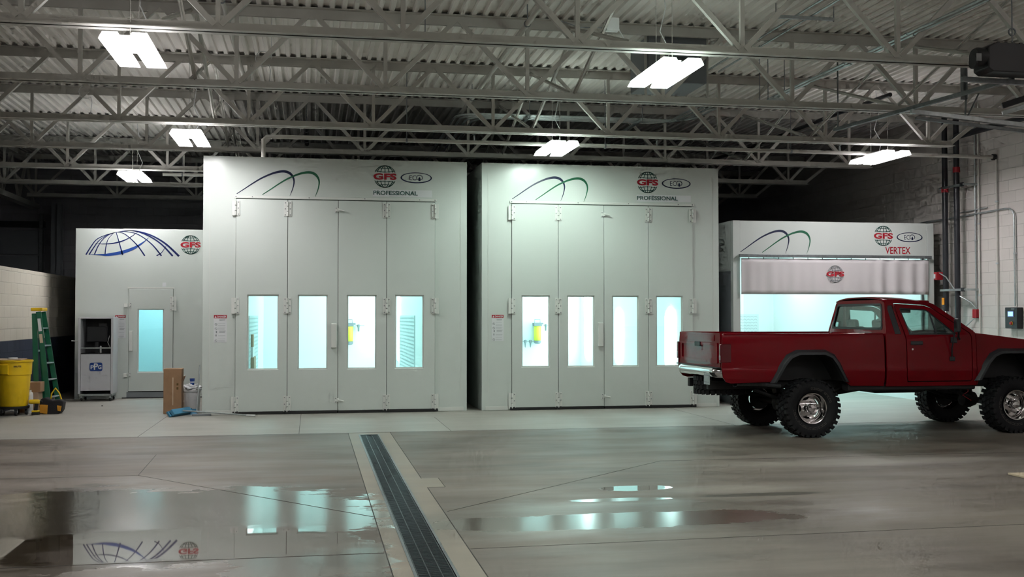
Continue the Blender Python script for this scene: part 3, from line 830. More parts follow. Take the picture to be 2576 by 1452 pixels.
# ------------------------------------------------------------------ low room at the left with the arched logo
S4 = 1.0273
def mixing_room():
    x0, x1, Y0, Y1 = -4.55, -1.9, 22.6, 28.4; H = 3.345
    t = thing('mixing_room', 'low white room with an arched grid logo and one blue lit door', 'paint room', ((x0 + x1) / 2, Y0, 0))
    dx0, dx1, dz0, dz1 = -3.545, -2.70, .12, 2.165
    MB().slab([rect(x0, x1, 0, H), rect(dx0, dx1, dz0, dz1)], 0, .06, lambda u, v, d: (u, Y0 + d, v)).build('front_wall', 'panel', t, bevel=.005)
    B(x0, x0 + .06, Y0 + .062, Y1, 0, H).build('side_wall', 'panel', t)
    B(x1 - .06, x1, Y0 + .062, Y1, 0, H).build('side_wall', 'panel', t)
    B(x0 + .062, x1 - .062, Y1 - .06, Y1, 0, H).build('back_wall', 'panel', t)
    B(x0 + .062, x1 - .062, Y0 + .062, Y1 - .062, H - .05, H).build('roof_panel', 'panel', t)
    B(x0 + .07, x1 - .07, Y0 + 2.2, Y0 + 2.25, 0, H - .06).build('inner_wall', 'panel_in', t)
    B(-3.4, -2.7, Y0 + .6, Y0 + 1.7, H - .10, H - .06).build('booth_lamp', 'cyanL4', t)
    B(-3.72, -2.05, Y0 + .4, Y0 + 3.4, H + .001, H + .035).build('roof_cap', 'panel', t)
    MB().box(dx0, dx0 + .03, Y0 + .032, Y0 + .05, dz0, dz1).box(dx1 - .03, dx1, Y0 + .032, Y0 + .05, dz0, dz1).box(dx0, dx1, Y0 + .032, Y0 + .05, dz1 - .03, dz1).box(dx0, dx1, Y0 + .032, Y0 + .05, dz0, dz0 + .04).build('gap_blocker', 'black', t)  # black strips added behind the door gap to stop the room light
    d_ = window_leaf(t, dx0 + .004, dx1 - .004, dz0 + .02, dz1 - .005, -3.375, -2.875, .505, 1.765, Y0 - .02, gl='glassb')
    B(dx0 - .02, dx1 + .02, Y0 - .012, Y0 - .001, dz1 + .002, dz1 + .03).build('header_rail', 'trimw', t)
    B(dx0 - .03, dx1 + .03, Y0 - .012, Y0 - .001, .02, dz0 + .005).build('kick_strip', 'greyd', t)
    B(-3.66, x1, Y0 - .02, Y0 - .001, .0, .018).build('floor_seal', 'black', t)
    Yh = Y0 - .02
    hinge(t, dx1 + .0, 1.73, 2.01, Yh, 1); hinge(t, dx1, .22, .50, Yh, 1)
    B(dx0 + .012, dx0 + .085, Yh - .045, Yh, .93, 1.33).build('pull_handle', 'trimw', t, bevel=.01)
    for zz in (1.84, .46):
        lo = MB().box(dx0 - .085, dx0 - .02, Yh - .04, Yh + .018, zz - .04, zz + .03).box(dx0 + .004, dx0 + .05, Yh - .012, Yh, zz - .03, zz + .04).build('latch', 'trimw', t, bevel=.004)
        bolts(lo, [(dx0 + .035, zz + .03), (dx0 + .035, zz - .02)], Yh - .012)
    # arched grid logo; u, v are measured on one drawing of it
    def W(u, v): return (-4.36 + (u - 875) * .001866, 2.83 + (1222 - v) * .00194)
    def arc(pts, w0, w1, mt_='navyb', wm=None):
        sp = smoothpts(pts, 8); n_ = len(sp)
        wd = []
        for i in range(n_):
            q = i / (n_ - 1)
            wd.append((w0 + (w1 - w0) * q if wm is None else (w0 * (1 - q) + w1 * q + wm * math.sin(PI * q) ** 2)) * .0019)
        stroke(MB(), [W(p[0], p[1]) for p in sp], wd, Y0, .003).build('arch_logo', mt_, t)
    arc([(877, 1222), (930, 1135), (985, 1065), (1080, 1018), (1180, 990)], 14, 3)
    arc([(908, 1222), (960, 1140), (1010, 1075), (1090, 1020), (1180, 988)], 13, 3)
    arc([(963, 1218), (1000, 1130), (1050, 1060), (1110, 1015), (1170, 992)], 12, 3)
    arc([(1068, 1218), (1078, 1130), (1100, 1060), (1150, 1000)], 11, 4)
    arc([(1178, 992), (1205, 1080), (1225, 1150), (1246, 1222)], 6, 15)
    arc([(1180, 990), (1250, 1000), (1320, 1050), (1400, 1130), (1470, 1228)], 3, 14)
    arc([(1200, 985), (1300, 985), (1400, 1010), (1500, 1075), (1570, 1140), (1640, 1228)], 3, 15)
    arc([(1180, 990), (1300, 972), (1400, 985), (1520, 1030), (1640, 1110), (1755, 1228)], 3, 18)
    arc([(1250, 978), (1330, 972), (1430, 985), (1560, 1030), (1690, 1110), (1820, 1230)], 3, 22)
    arc([(965, 1105), (1040, 1112), (1140, 1105), (1240, 1080), (1320, 1040), (1400, 985)], 3, 4, wm=9)
    arc([(905, 1220), (1000, 1221), (1100, 1220), (1240, 1195), (1370, 1145), (1460, 1085), (1510, 1040)], 3, 4, 'blue', wm=30)
    arc([(1590, 1226), (1640, 1195), (1690, 1120)], 12, 3)
    add_globe(t, -2.375, 3.045, .185, Y0)
    B(-2.91, -2.84, Y0 - .003, Y0 - .001, 2.21, 2.29).build('small_label', 'paper', t)
    return t
M['cyanL4'] = emis('mixing room lamp glow', (.62, .95, 1.0), 9.0)
mr_ = mixing_room()
danger_sign(-3.80, 1.19, .20, .45, 22.6, 'faded danger notice on the low left room, between the tool cart and the door')

# ------------------------------------------------------------------ wheeled cabinet with a screen bay
def cart():
    x0, x1, Y0, Y1 = -4.36, -3.72, 21.95, 22.45
    t = thing('paint_cart', 'white wheeled cabinet with a dark open upper bay and blue square logo', 'cabinet', ((x0 + x1) / 2, (Y0 + Y1) / 2, 0))
    zt, zm = 1.60, .90
    for a, b_ in ((x0, x0 + .045), (x1 - .045, x1)):
        B(a, b_, Y0, Y1, .14, zt).build('side_panel', 'greyc', t, bevel=.004)
    B(x0 + .046, x1 - .046, Y0, Y1, zt - .03, zt).build('top_panel', 'greyc', t, bevel=.003)
    B(x0 + .046, x1 - .046, Y1 - .02, Y1, .14, zt - .031).build('back_panel', 'blackp', t)
    B(x0 + .046, x1 - .046, Y0 + .02, Y1 - .021, zm, zm + .012).build('shelf', 'blackp', t)
    B(x0 + .046, x1 - .046, Y0, Y0 + .02, zm + .10, zm + .125).build('front_rail', 'galv', t, bevel=.003)
    B(x0 + .05, x1 - .05, Y0 - .004, Y0 + .016, .20, zm - .002).build('door', 'greyc', t, bevel=.005)
    B(x0 + .02, x1 - .02, Y0 + .01, Y1 - .02, .10, .138).build('base_frame', 'galv', t, bevel=.004)
    B(x0 + .12, x1 - .14, Y0 + .20, Y0 + .24, 1.13, 1.42).build('display_screen', 'blackp', t, bevel=.006)
    B(x0 + .34, x0 + .48, Y0 + .18, Y0 + .24, 1.421, 1.49).build('camera_head', 'blackp', t, bevel=.006)
    B(x0 + .29, x0 + .35, Y0 + .1, Y0 + .3, .913, 1.125).build('screen_stand', 'blackp', t)
    MB().tube([(x1 - .09, Y0 + .12, 1.25), (x1 - .12, Y0 + .10, 1.12), (x1 - .07, Y0 + .1, 1.0)], .006, 6).build('cable', 'whitep', t, smooth=60)
    MB().tube([(x0, Y0 + .2, 1.14), (x0 - .16, Y0 + .2, 1.15)], .012, 8).build('side_handle', 'whitep', t)
    lg = MB().slab([rrect(-4.145, -3.915, .575, .735, .03)], 0, .003, face_y(Y0 - .005)).build('logo_badge', 'blue', t)
    text_mb('P', -4.128, .612, .062, .076, Y0 - .008, .002, bold=.03).build('logo_letters', 'paper', lg)
    text_mb('P', -4.068, .60, .075, .125, Y0 - .008, .002, bold=.035).build('logo_letters', 'paper', lg)
    text_mb('G', -3.995, .612, .065, .076, Y0 - .008, .002, bold=.03).build('logo_letters', 'paper', lg)
    for a in (x0 + .06, x1 - .06):
        for yy in (Y0 + .06, Y1 - .06):
            cst = MB().box(a - .02, a + .02, yy - .025, yy + .025, .05, .099).build('caster', 'galv', t)
            MB().lathe([(.001, -.014), (.034, -.014), (.036, 0), (.034, .014), (.001, .014)], 20, (a, yy, .037), 'X').build('caster_wheel', 'black', cst, smooth=40)
    return t
cart()
sc_ = thing('spray_can', 'small pale canister standing on the shelf of the wheeled cabinet', 'can', (-3.98, 22.12, .913))
MB().lathe([(.001, .0), (.02, .0), (.02, .12), (.012, .135), (.001, .14)], 16, (-3.98, 22.12, .913)).build('can_body', 'whitep', sc_, smooth=40)

# ------------------------------------------------------------------ yellow bin on a dolly
def bin_():
    t = thing('trash_can', 'large round yellow plastic bin on a black wheeled dolly at the left edge', 'bin', (-4.815, 19.2, 0))
    c_ = (t.location.x, 19.2, 0)
    MB().lathe([(.001, .15), (.215, .15), (.225, .17), (.262, .66), (.275, .665), (.285, .87), (.300, .875), (.302, .90), (.283, .905), (.270, .88), (.215, .18), (.001, .18)], 48, c_).build('bin_body', 'yellow', t, smooth=35)
    for a0 in (-1.95, 1.2):
        # moulded pocket handles under the rim
        vs = []
        hb = MB()
        for q in range(9):
            a = a0 - .35 + .7 * q / 8
            for rr, zz in ((.270, .67), (.325, .69), (.325, .83), (.275, .85)):
                vs.append((c_[0] + rr * math.cos(a), c_[1] + rr * math.sin(a), zz))
        fs = [(4 * q + i, 4 * q + (i + 1) % 4, 4 * q + 4 + (i + 1) % 4, 4 * q + 4 + i) for q in range(8) for i in range(4)] + [(0, 1, 2, 3), (35, 34, 33, 32)]
        hb.add(vs, fs).build('handle', 'yellow', t, smooth=35)
    # printed label wrapped on the collar
    a = -1.12
    R_ = Matrix.Rotation(a + PI / 2, 4, 'Z')
    lb = text_mb('BRUTE', -.058, .79, .116, .028, 0, 0, bold=.04)
    lb.v = [Vector((c_[0] + .2875 * math.cos(a + p.x / .285), c_[1] + .2875 * math.sin(a + p.x / .285), p.z)) for p in lb.v]
    lb.build('printed_label', 'brown', t)
    dl = MB().lathe([(.001, .105), (.24, .105), (.25, .12), (.25, .148), (.24, .149), (.001, .149)], 32, c_).build('dolly', 'black', t, smooth=40)
    for k in range(5):
        a = k * 2 * PI / 5 - 1.1; x, y = c_[0] + .2 * math.cos(a), c_[1] + .2 * math.sin(a)
        MB().lathe([(.001, -.016), (.042, -.016), (.047, 0), (.042, .016), (.001, .016)], 18, (x, y, .048), 'X').build('caster_wheel', 'black', dl, smooth=40)
        B(x - .026, x + .026, y - .012, y + .012, .045, .107).build('caster_fork', 'greyd', dl)
    return t
bin_()
bd = B(-5.10, -4.64, 18.94, 19.35, .907, .922).xf(Matrix.Identity(4)).build('board', 'cardl', None, bevel=.003)
tag(bd, 'thin pale board lying across the rim of the yellow bin', 'board')
bx = MB().lathe([(.001, 0), (.07, 0), (.075, .02), (.07, .022), (.001, .006)], 20, (-4.80, 19.1, .923)).build('shallow_dish', 'whitep', None, smooth=40)
tag(bx, 'shallow clear dish on the board over the yellow bin', 'dish')

# ------------------------------------------------------------------ green step ladder leaning folded on the wall
def ladder():
    t = thing('step_ladder', 'green fibreglass step ladder with yellow top cap leaning on the low wall', 'ladder', (-4.5, 20.3, 0))
    # front rails: feet near Y 19.9 / 20.3, top against the wall
    top = Vector((-4.70, 20.25, 1.72))
    f1a, f1b = Vector((-4.40, 20.02, .02)), Vector((-4.24, 20.50, .02))
    t1a, t1b = top + Vector((0, -.10, 0)), top + Vector((.03, .16, 0))
    def rail(a, b_): return MB().bar(a, b_, .035, .085, up=(1, .1, 0))
    f1a, f1b = Vector((-4.435, 20.0, .02)), Vector((-4.38, 20.50, .02))
    t1a, t1b = Vector((-4.63, 20.03, 1.70)), Vector((-4.62, 20.32, 1.70))
    rail(f1a, t1a).build('rail', 'greenfg', t, bevel=.004)
    rail(f1b, t1b).build('rail', 'greenfg', t, bevel=.004)
    # rear legs folded behind
    g1a, g1b = Vector((-4.64, 20.02, .02)), Vector((-4.60, 20.52, .02))
    MB().bar(g1a, t1a + Vector((-.065, 0, -.03)), .03, .085, up=(1, .1, 0)).build('rail', 'greenfg', t, bevel=.004)
    MB().bar(g1b, t1b + Vector((-.065, 0, -.03)), .03, .085, up=(1, .1, 0)).build('rail', 'greenfg', t, bevel=.004)
    for q in (.12, .30, .47, .65, .83):
        a = f1a.lerp(t1a, q); b_ = f1b.lerp(t1b, q)
        MB().bar(a, b_, .085, .022).build('step', 'galv', t, bevel=.003)
    for q in (.25, .6):
        MB().bar(g1a.lerp(t1a, q), g1b.lerp(t1b, q), .03, .03).build('rear_brace', 'galv', t)
    MB().obox((-4.655, 20.18, 1.74), (.19, .38, .055)).build('top_cap', 'yellow', t, bevel=.012)
    MB().bar(f1a.lerp(t1a, .80) + Vector((.0, -.024, 0)), f1a.lerp(t1a, .93) + Vector((.0, -.024, 0)), .003, .05, up=(1, .1, 0)).build('warning_label', 'paper', t)
    MB().bar(f1a.lerp(t1a, .68) + Vector((.0, -.024, 0)), f1a.lerp(t1a, .77) + Vector((.0, -.024, 0)), .003, .05, up=(1, .1, 0)).build('warning_label', 'tape', t)
    return t
ladder()
def carton(x0, x1, y0, y1, z0, z1, m_, label, nm='cardboard_box', group=None):
    t = thing(nm, label, 'box', ((x0 + x1) / 2, (y0 + y1) / 2, z0), 0, group)
    B(x0, x1, y0, y1, z0, z1).build('box_body', m_, t, bevel=.004)
    B((x0 + x1) / 2 - .025, (x0 + x1) / 2 + .025, y0 - .0008, y1 + .0008, z0 + (z1 - z0) * .3, z1 + .0012).build('tape_strip', 'tape', t)
    return t
carton(-4.88, -4.50, 19.66, 19.94, .335, .505, 'card', 'reddish brown carton on top of the stack behind the yellow bin', group='cartons stacked behind the yellow bin')
carton(-4.86, -4.53, 19.64, 19.94, .17, .333, 'cardl', 'pale middle carton of the stack behind the yellow bin', group='cartons stacked behind the yellow bin')
carton(-4.87, -4.52, 19.64, 19.94, .0, .168, 'card', 'bottom carton of the stack, half hidden by the black tool bag', group='cartons stacked behind the yellow bin')
jg = thing('plastic_jug', 'slim white plastic jug between the yellow bin and the cartons', 'jug', (-4.60, 19.48, 0))
MB().lathe([(.001, 0), (.045, 0), (.048, .02), (.048, .30), (.04, .34), (.018, .36), (.001, .36)], 20, (-4.62, 19.48, 0)).build('jug_body', 'whitep', jg, smooth=40)
MB().lathe([(.001, .36), (.02, .36), (.02, .385), (.001, .385)], 16, (-4.62, 19.48, 0)).build('jug_cap', 'whitep', jg, smooth=40)
dr = thing('cordless_drill', 'yellow and black cordless drill standing on its battery by the bin', 'drill', (-4.45, 19.15, 0))
MB().box(-4.51, -4.40, 19.10, 19.20, 0, .045).build('battery', 'black', dr, bevel=.008)
MB().box(-4.51, -4.40, 19.10, 19.20, .046, .075).build('battery_shoe', 'yellow', dr, bevel=.008)
MB().bar((-4.455, 19.15, .07), (-4.44, 19.15, .19), .045, .055, up=(1, 0, 0)).build('grip', 'black', dr, bevel=.01)
MB().lathe([(.001, -.1), (.03, -.1), (.038, -.07), (.038, .04), (.028, .07), (.001, .075)], 20, (-4.46, 19.15, .215), 'X').build('motor_body', 'yellow', dr, smooth=40)
MB().lathe([(.001, .07), (.02, .07), (.016, .11), (.001, .115)], 16, (-4.46, 19.15, .215), 'X').build('chuck', 'black', dr, smooth=40)
bg = thing('tool_bag', 'open black tool bag with orange side pockets at the ladder\'s foot', 'bag', (-4.22, 19.4, 0))
pr = [(-.15, 0), (.13, 0), (.17, .06), (.19, .20), (.13, .24), (.02, .22), (-.10, .27), (-.17, .25), (-.19, .12)]
MB().slab([pr], -.12, .12, lambda u, v, d: (-4.24 + u, 19.38 + d, v)).build('bag_body', 'bagb', bg, bevel=.025, smooth=40, segs=3)
MB().slab([[(-.175, .02), (-.06, .0), (-.05, .15), (-.18, .16)]], -.131, -.112, lambda u, v, d: (-4.24 + u, 19.38 + d, v)).build('side_pocket', 'bago', bg, bevel=.006)
MB().slab([[(.10, .05), (.15, .04), (.165, .13), (.09, .14)]], -.131, -.112, lambda u, v, d: (-4.24 + u, 19.38 + d, v)).build('side_pocket', 'bago', bg, bevel=.006)
MB().tube([(-4.28, 19.40, .22), (-4.26, 19.38, .33), (-4.2, 19.38, .42), (-4.14, 19.38, .34), (-4.10, 19.40, .2)], .013, 8).build('carry_strap', 'yellow', bg, smooth=60)
sb = MB().lathe([(.001, 0), (.02, 0), (.012, .012), (.001, .014)], 8, (-3.70, 20.75, 0)).build('floor_scrap', 'black', None)
tag(sb, 'tiny dark scrap lying on the floor right of the tool bag', 'scrap')

# ------------------------------------------------------------------ tall carton, bucket and squeegee by the left booth
bb = thing('tall_carton', 'tall narrow brown cardboard carton standing left of the left tall booth', 'box', (-2.27, 19.05, 0))
B(-2.41, -2.12, 18.93, 19.22, 0, .745).build('box_body', 'card', bb, bevel=.004)
B(-2.265, -2.252, 18.928, 18.9295, .14, .60).build('tape_strip', 'tape', bb)
MB().box(-2.20, -2.17, 18.928, 18.9295, .47, .505).box(-2.20, -2.17, 18.928, 18.9295, .40, .44).build('printed_mark', 'brown', bb)
MB().add([(-2.118, 18.95, .52), (-2.118, 19.2, .52), (-2.085, 19.2, .62), (-2.085, 18.95, .62)], [(0, 1, 2, 3)]).build('torn_flap', 'card', bb, solid=.004)
bu = thing('bucket', 'white plastic bucket heaped with rags between the carton and the left booth', 'bucket', (-2.00, 19.35, 0))
MB().lathe([(.001, 0), (.125, 0), (.13, .01), (.148, .34), (.156, .342), (.156, .37), (.148, .372), (.12, .015), (.001, .012)], 32, (-2.00, 19.35, 0)).build('bucket_body', 'whitep', bu, smooth=40)
rg = thing('rags', 'crumpled white rags heaped in the white bucket', 'rag', (-2.0, 19.35, .33))
rb = bmesh.new(); bmesh.ops.create_icosphere(rb, subdivisions=4, radius=.145)
rr = random.Random(5)
from mathutils import noise as mnoise
for v in rb.verts:
    n_ = mnoise.noise(v.co * 16) * .45 + mnoise.noise(v.co * 34) * .25
    v.co = v.co * (1 + n_); v.co.z *= .5
rv = [v.co + Vector((-2.0, 19.35, .395)) for v in rb.verts]; rf = [[v.index for v in f.verts] for f in rb.faces]; rb.free()
MB().add(rv, rf).build('rag_heap', 'paper', rg, smooth=50)
cp = thing('plastic_cup', 'blue plastic cup with a white band standing up among the rags', 'cup', (-1.99, 19.33, .42))
MB().lathe([(.001, .0), (.03, .0), (.043, .13), (.040, .13), (.001, .01)], 20, (-1.99, 19.33, .43)).build('cup_body', 'blue', cp, smooth=40)
MB().lathe([(.0385, .06), (.041, .06), (.043, .08), (.040, .08)], 20, (-1.99, 19.33, .43), closed=True).build('cup_band', 'paper', cp, smooth=40)
sq = thing('floor_broom', 'blue headed push broom lying on the floor with its grey pole pointing right', 'broom', (-2.0, 18.3, 0))
MB().obox((-2.08, 18.55, .07), (.10, .56, .05), Matrix.Rotation(-.42, 3, 'Z') @ Matrix.Rotation(.9, 3, 'Y')).build('broom_head', 'bluep', sq, bevel=.006)
MB().obox((-2.14, 18.53, .045), (.10, .54, .03), Matrix.Rotation(-.42, 3, 'Z') @ Matrix.Rotation(.9, 3, 'Y')).build('bristles', 'bluep', sq, bevel=.003)
MB().tube([(-2.05, 18.50, .085), (-1.5, 18.38, .05), (-.92, 18.12, .018)], .012, 10).build('pole', 'galv', sq, smooth=60)
MB().tube([(-1.02, 18.165, .021), (-.88, 18.10, .02)], .016, 10).build('grip', 'whitep', sq)
sk = thing('squeegee', 'grey metal pole leaning upright at the left edge of the left tall booth', 'squeegee', (-1.86, 18.9, 0))
MB().tube([(-1.86, 18.80, .03), (-1.835, 19.0, .80)], .011, 10).build('pole', 'galv', sk)
MB().box(-1.90, -1.60, 18.42, 18.50, .0, .03).tube([(-1.86, 18.80, .03), (-1.8, 18.5, .02)], .01, 8).build('rubber_blade', 'greyd', sk, bevel=.004)
dp = thing('dustpan', 'dark blue dustpan on the floor behind the broom head', 'dustpan', (-1.98, 18.85, 0))
MB().add([(-2.1, 18.70, .004), (-1.84, 18.70, .004), (-1.86, 18.92, .02), (-2.08, 18.92, .02), (-2.08, 18.92, .075), (-1.86, 18.92, .075), (-1.84, 18.72, .05), (-2.1, 18.72, .05)],
    [(0, 1, 2, 3), (3, 2, 5, 4), (0, 3, 4, 7), (1, 6, 5, 2)]).build('pan_tray', 'bluep', dp, solid=.004)
MB().tube([(-1.97, 18.92, .05), (-1.97, 19.05, .07)], .012, 8).build('handle', 'bluep', dp)
# ------------------------------------------------------------------ red lifted pickup truck (local x forward, y to its left, rear axle at x = 0)
T = thing('pickup_truck', 'lifted red pickup truck with big muddy-terrain tyres, parked at the right', 'truck', (6.57, 14.60, 0), math.radians(.4))
HW = .865
def bodyY(z):
    """half width of the body side at height z (tucked at the sill, widest at the crease, drawn in towards the rail)"""
    pts = [(.55, .80), (.66, .835), (.80, .860), (.90, .868), (.93, .860), (1.10, .858), (1.30, .845), (1.42, .825), (1.60, .760), (1.86, .675)]
    for (z0, y0), (z1, y1) in zip(pts, pts[1:]):
        if z <= z1:
            q = max(0, (z - z0) / (z1 - z0)); return y0 + (y1 - y0) * q
    return pts[-1][1]
ZC = [((0, 0, z), (0, 0, 1)) for z in (.66, .72, .80, .86, .895, .91, .93, 1.0, 1.1, 1.2, 1.3, 1.36, 1.42, 1.5, 1.6, 1.7, 1.8)]
def side(loops, name, parent, s_, m_='red', th=.03, out=0.0, bevel=.004):
    mb = MB().slab(loops, 0, th, lambda u, v, d: (u, s_ * (HW - d), v))
    def dsp(x, y, z):
        dd = HW - abs(y)
        return (x, s_ * (bodyY(z) - dd + out), z)
    return mb.build(name, m_, parent, bevel=bevel, smooth=30, local=True, cuts=ZC, disp=dsp)
def archpts(xc, zb=.74, top=1.105, n=5):
    """trapezoid wheel opening with rounded shoulders, listed front to rear along the top"""
    P = [(xc + .50, zb), (xc + .37, .97), (xc + .30, 1.06), (xc + .20, top), (xc - .17, top), (xc - .28, 1.06), (xc - .36, .97), (xc - .50, zb)]
    return P
bed = MB().box(-1.18, 1.10, -.48, .48, .88, .92).box(-1.18, -.52, -.72, .72, .88, .919).box(.56, 1.10, -.72, .72, .88, .919)
bedo = bed.build('bed_floor', 'red', T, local=True, bevel=.004)
MB().box(1.07, 1.11, -.80, .80, .72, 1.36).build('bed_front_wall', 'red', T, local=True, bevel=.006)
for s_ in (-1, 1):
    ap = archpts(.02)
    outer = [(1.115, .665), (1.115, 1.35), (1.10, 1.375), (-1.19, 1.395), (-1.215, 1.37), (-1.235, .93), (-1.21, .80), (-1.17, .745), (-1.10, .725)] + [(p[0], p[1]) for p in ap[::-1]] + [(.62, .675)]
    side([outer], 'bed_side', T, s_)
    MB().slab([[(-1.17, .90), (-.52, .90), (-.38, 1.13), (.42, 1.13), (.56, .90), (1.09, .90), (1.09, 1.37), (-1.17, 1.37)]], 0, .015, lambda u, v, d: (u, s_ * (.70 + d), v)).build('bed_inner_side', 'red', T, local=True)
    MB().box(-.50, .54, *sorted((s_ * .485, s_ * .70)), 1.115, 1.13).box(-.50, .54, *sorted((s_ * .485, s_ * .495)), .90, 1.13).build('wheel_tub', 'red', T, local=True)
    MB().box(-1.19, 1.10, *sorted((s_ * .70, s_ * .838)), 1.362, 1.388).build('bed_rail', 'red', T, local=True, bevel=.008)
    # tail lamp wrapping the rear corner
    tl = MB().box(-1.252, -1.10, *sorted((s_ * .80, s_ * .862)), 1.0, 1.25)
    tl.build('tail_lamp', 'darkred', T, local=True, bevel=.01)
    MB().box(-1.256, -1.20, *sorted((s_ * .81, s_ * .858)), 1.03, 1.10).build('reverse_lamp', 'grey', T, local=True, bevel=.008)
# tailgate
def TG(u, v, d): return (-1.20 - d, u, v)
tg = MB().slab([rrect(-.795, .795, .93, 1.392, .02)], 0, .03, TG).build('tailgate', 'red', T, local=True, bevel=.006)
MB().slab([rrect(-.72, .72, .985, 1.26, .02), rrect(-.66, .66, 1.03, 1.225, .02)], .031, .045, TG).build('pressed_frame', 'red', tg, local=True, bevel=.006)
MB().slab([rrect(-.60, .60, 1.285, 1.365, .01)], .031, .037, TG).build('pressed_band', 'red', tg, local=True, bevel=.004)
MB().slab([rrect(-.10, .10, 1.205, 1.265, .012)], .038, .058, TG).build('tailgate_handle', 'blackp', tg, local=True, bevel=.006)
# chrome bumper with plate
bp_ = MB()
nb = 20
def bumpf(u, v):
    y = -.82 + 1.64 * u; e = abs(y) / .82
    x = -1.30 + .16 * max(0, e - .75) / .25 * max(0, e - .75) / .25 * 1.0
    zz = .80 + .135 * v
    return (x + .05 * (1 - math.sin(PI * (.12 + .76 * v))), y, zz)
bp_.quadgrid(bumpf, 40, 10)
bm_ = bp_.build('rear_bumper', 'chrome', T, local=True, smooth=70, solid=.006)
MB().box(-1.285, -1.20, -.80, .80, .925, .938).build('step_pad', 'blackp', bm_, local=True, bevel=.004)
for s_ in (-1, 1): MB().bar((-1.27, s_ * .40, .86), (-1.0, s_ * .40, .80), .05, .10).build('bumper_bracket', 'blackp', bm_, local=True)
pl = MB().box(-1.342, -1.338, -.70, -.48, .70, .86).build('number_plate', 'plate', T, local=True, bevel=.004)
MB().slab([rect(-.685, -.495, .73, .83), rect(-.675, -.505, .74, .82)], 0, .001, lambda u, v, d: (-1.3435 + d, u, v)).build('plate_frame', 'greyd', pl, local=True)

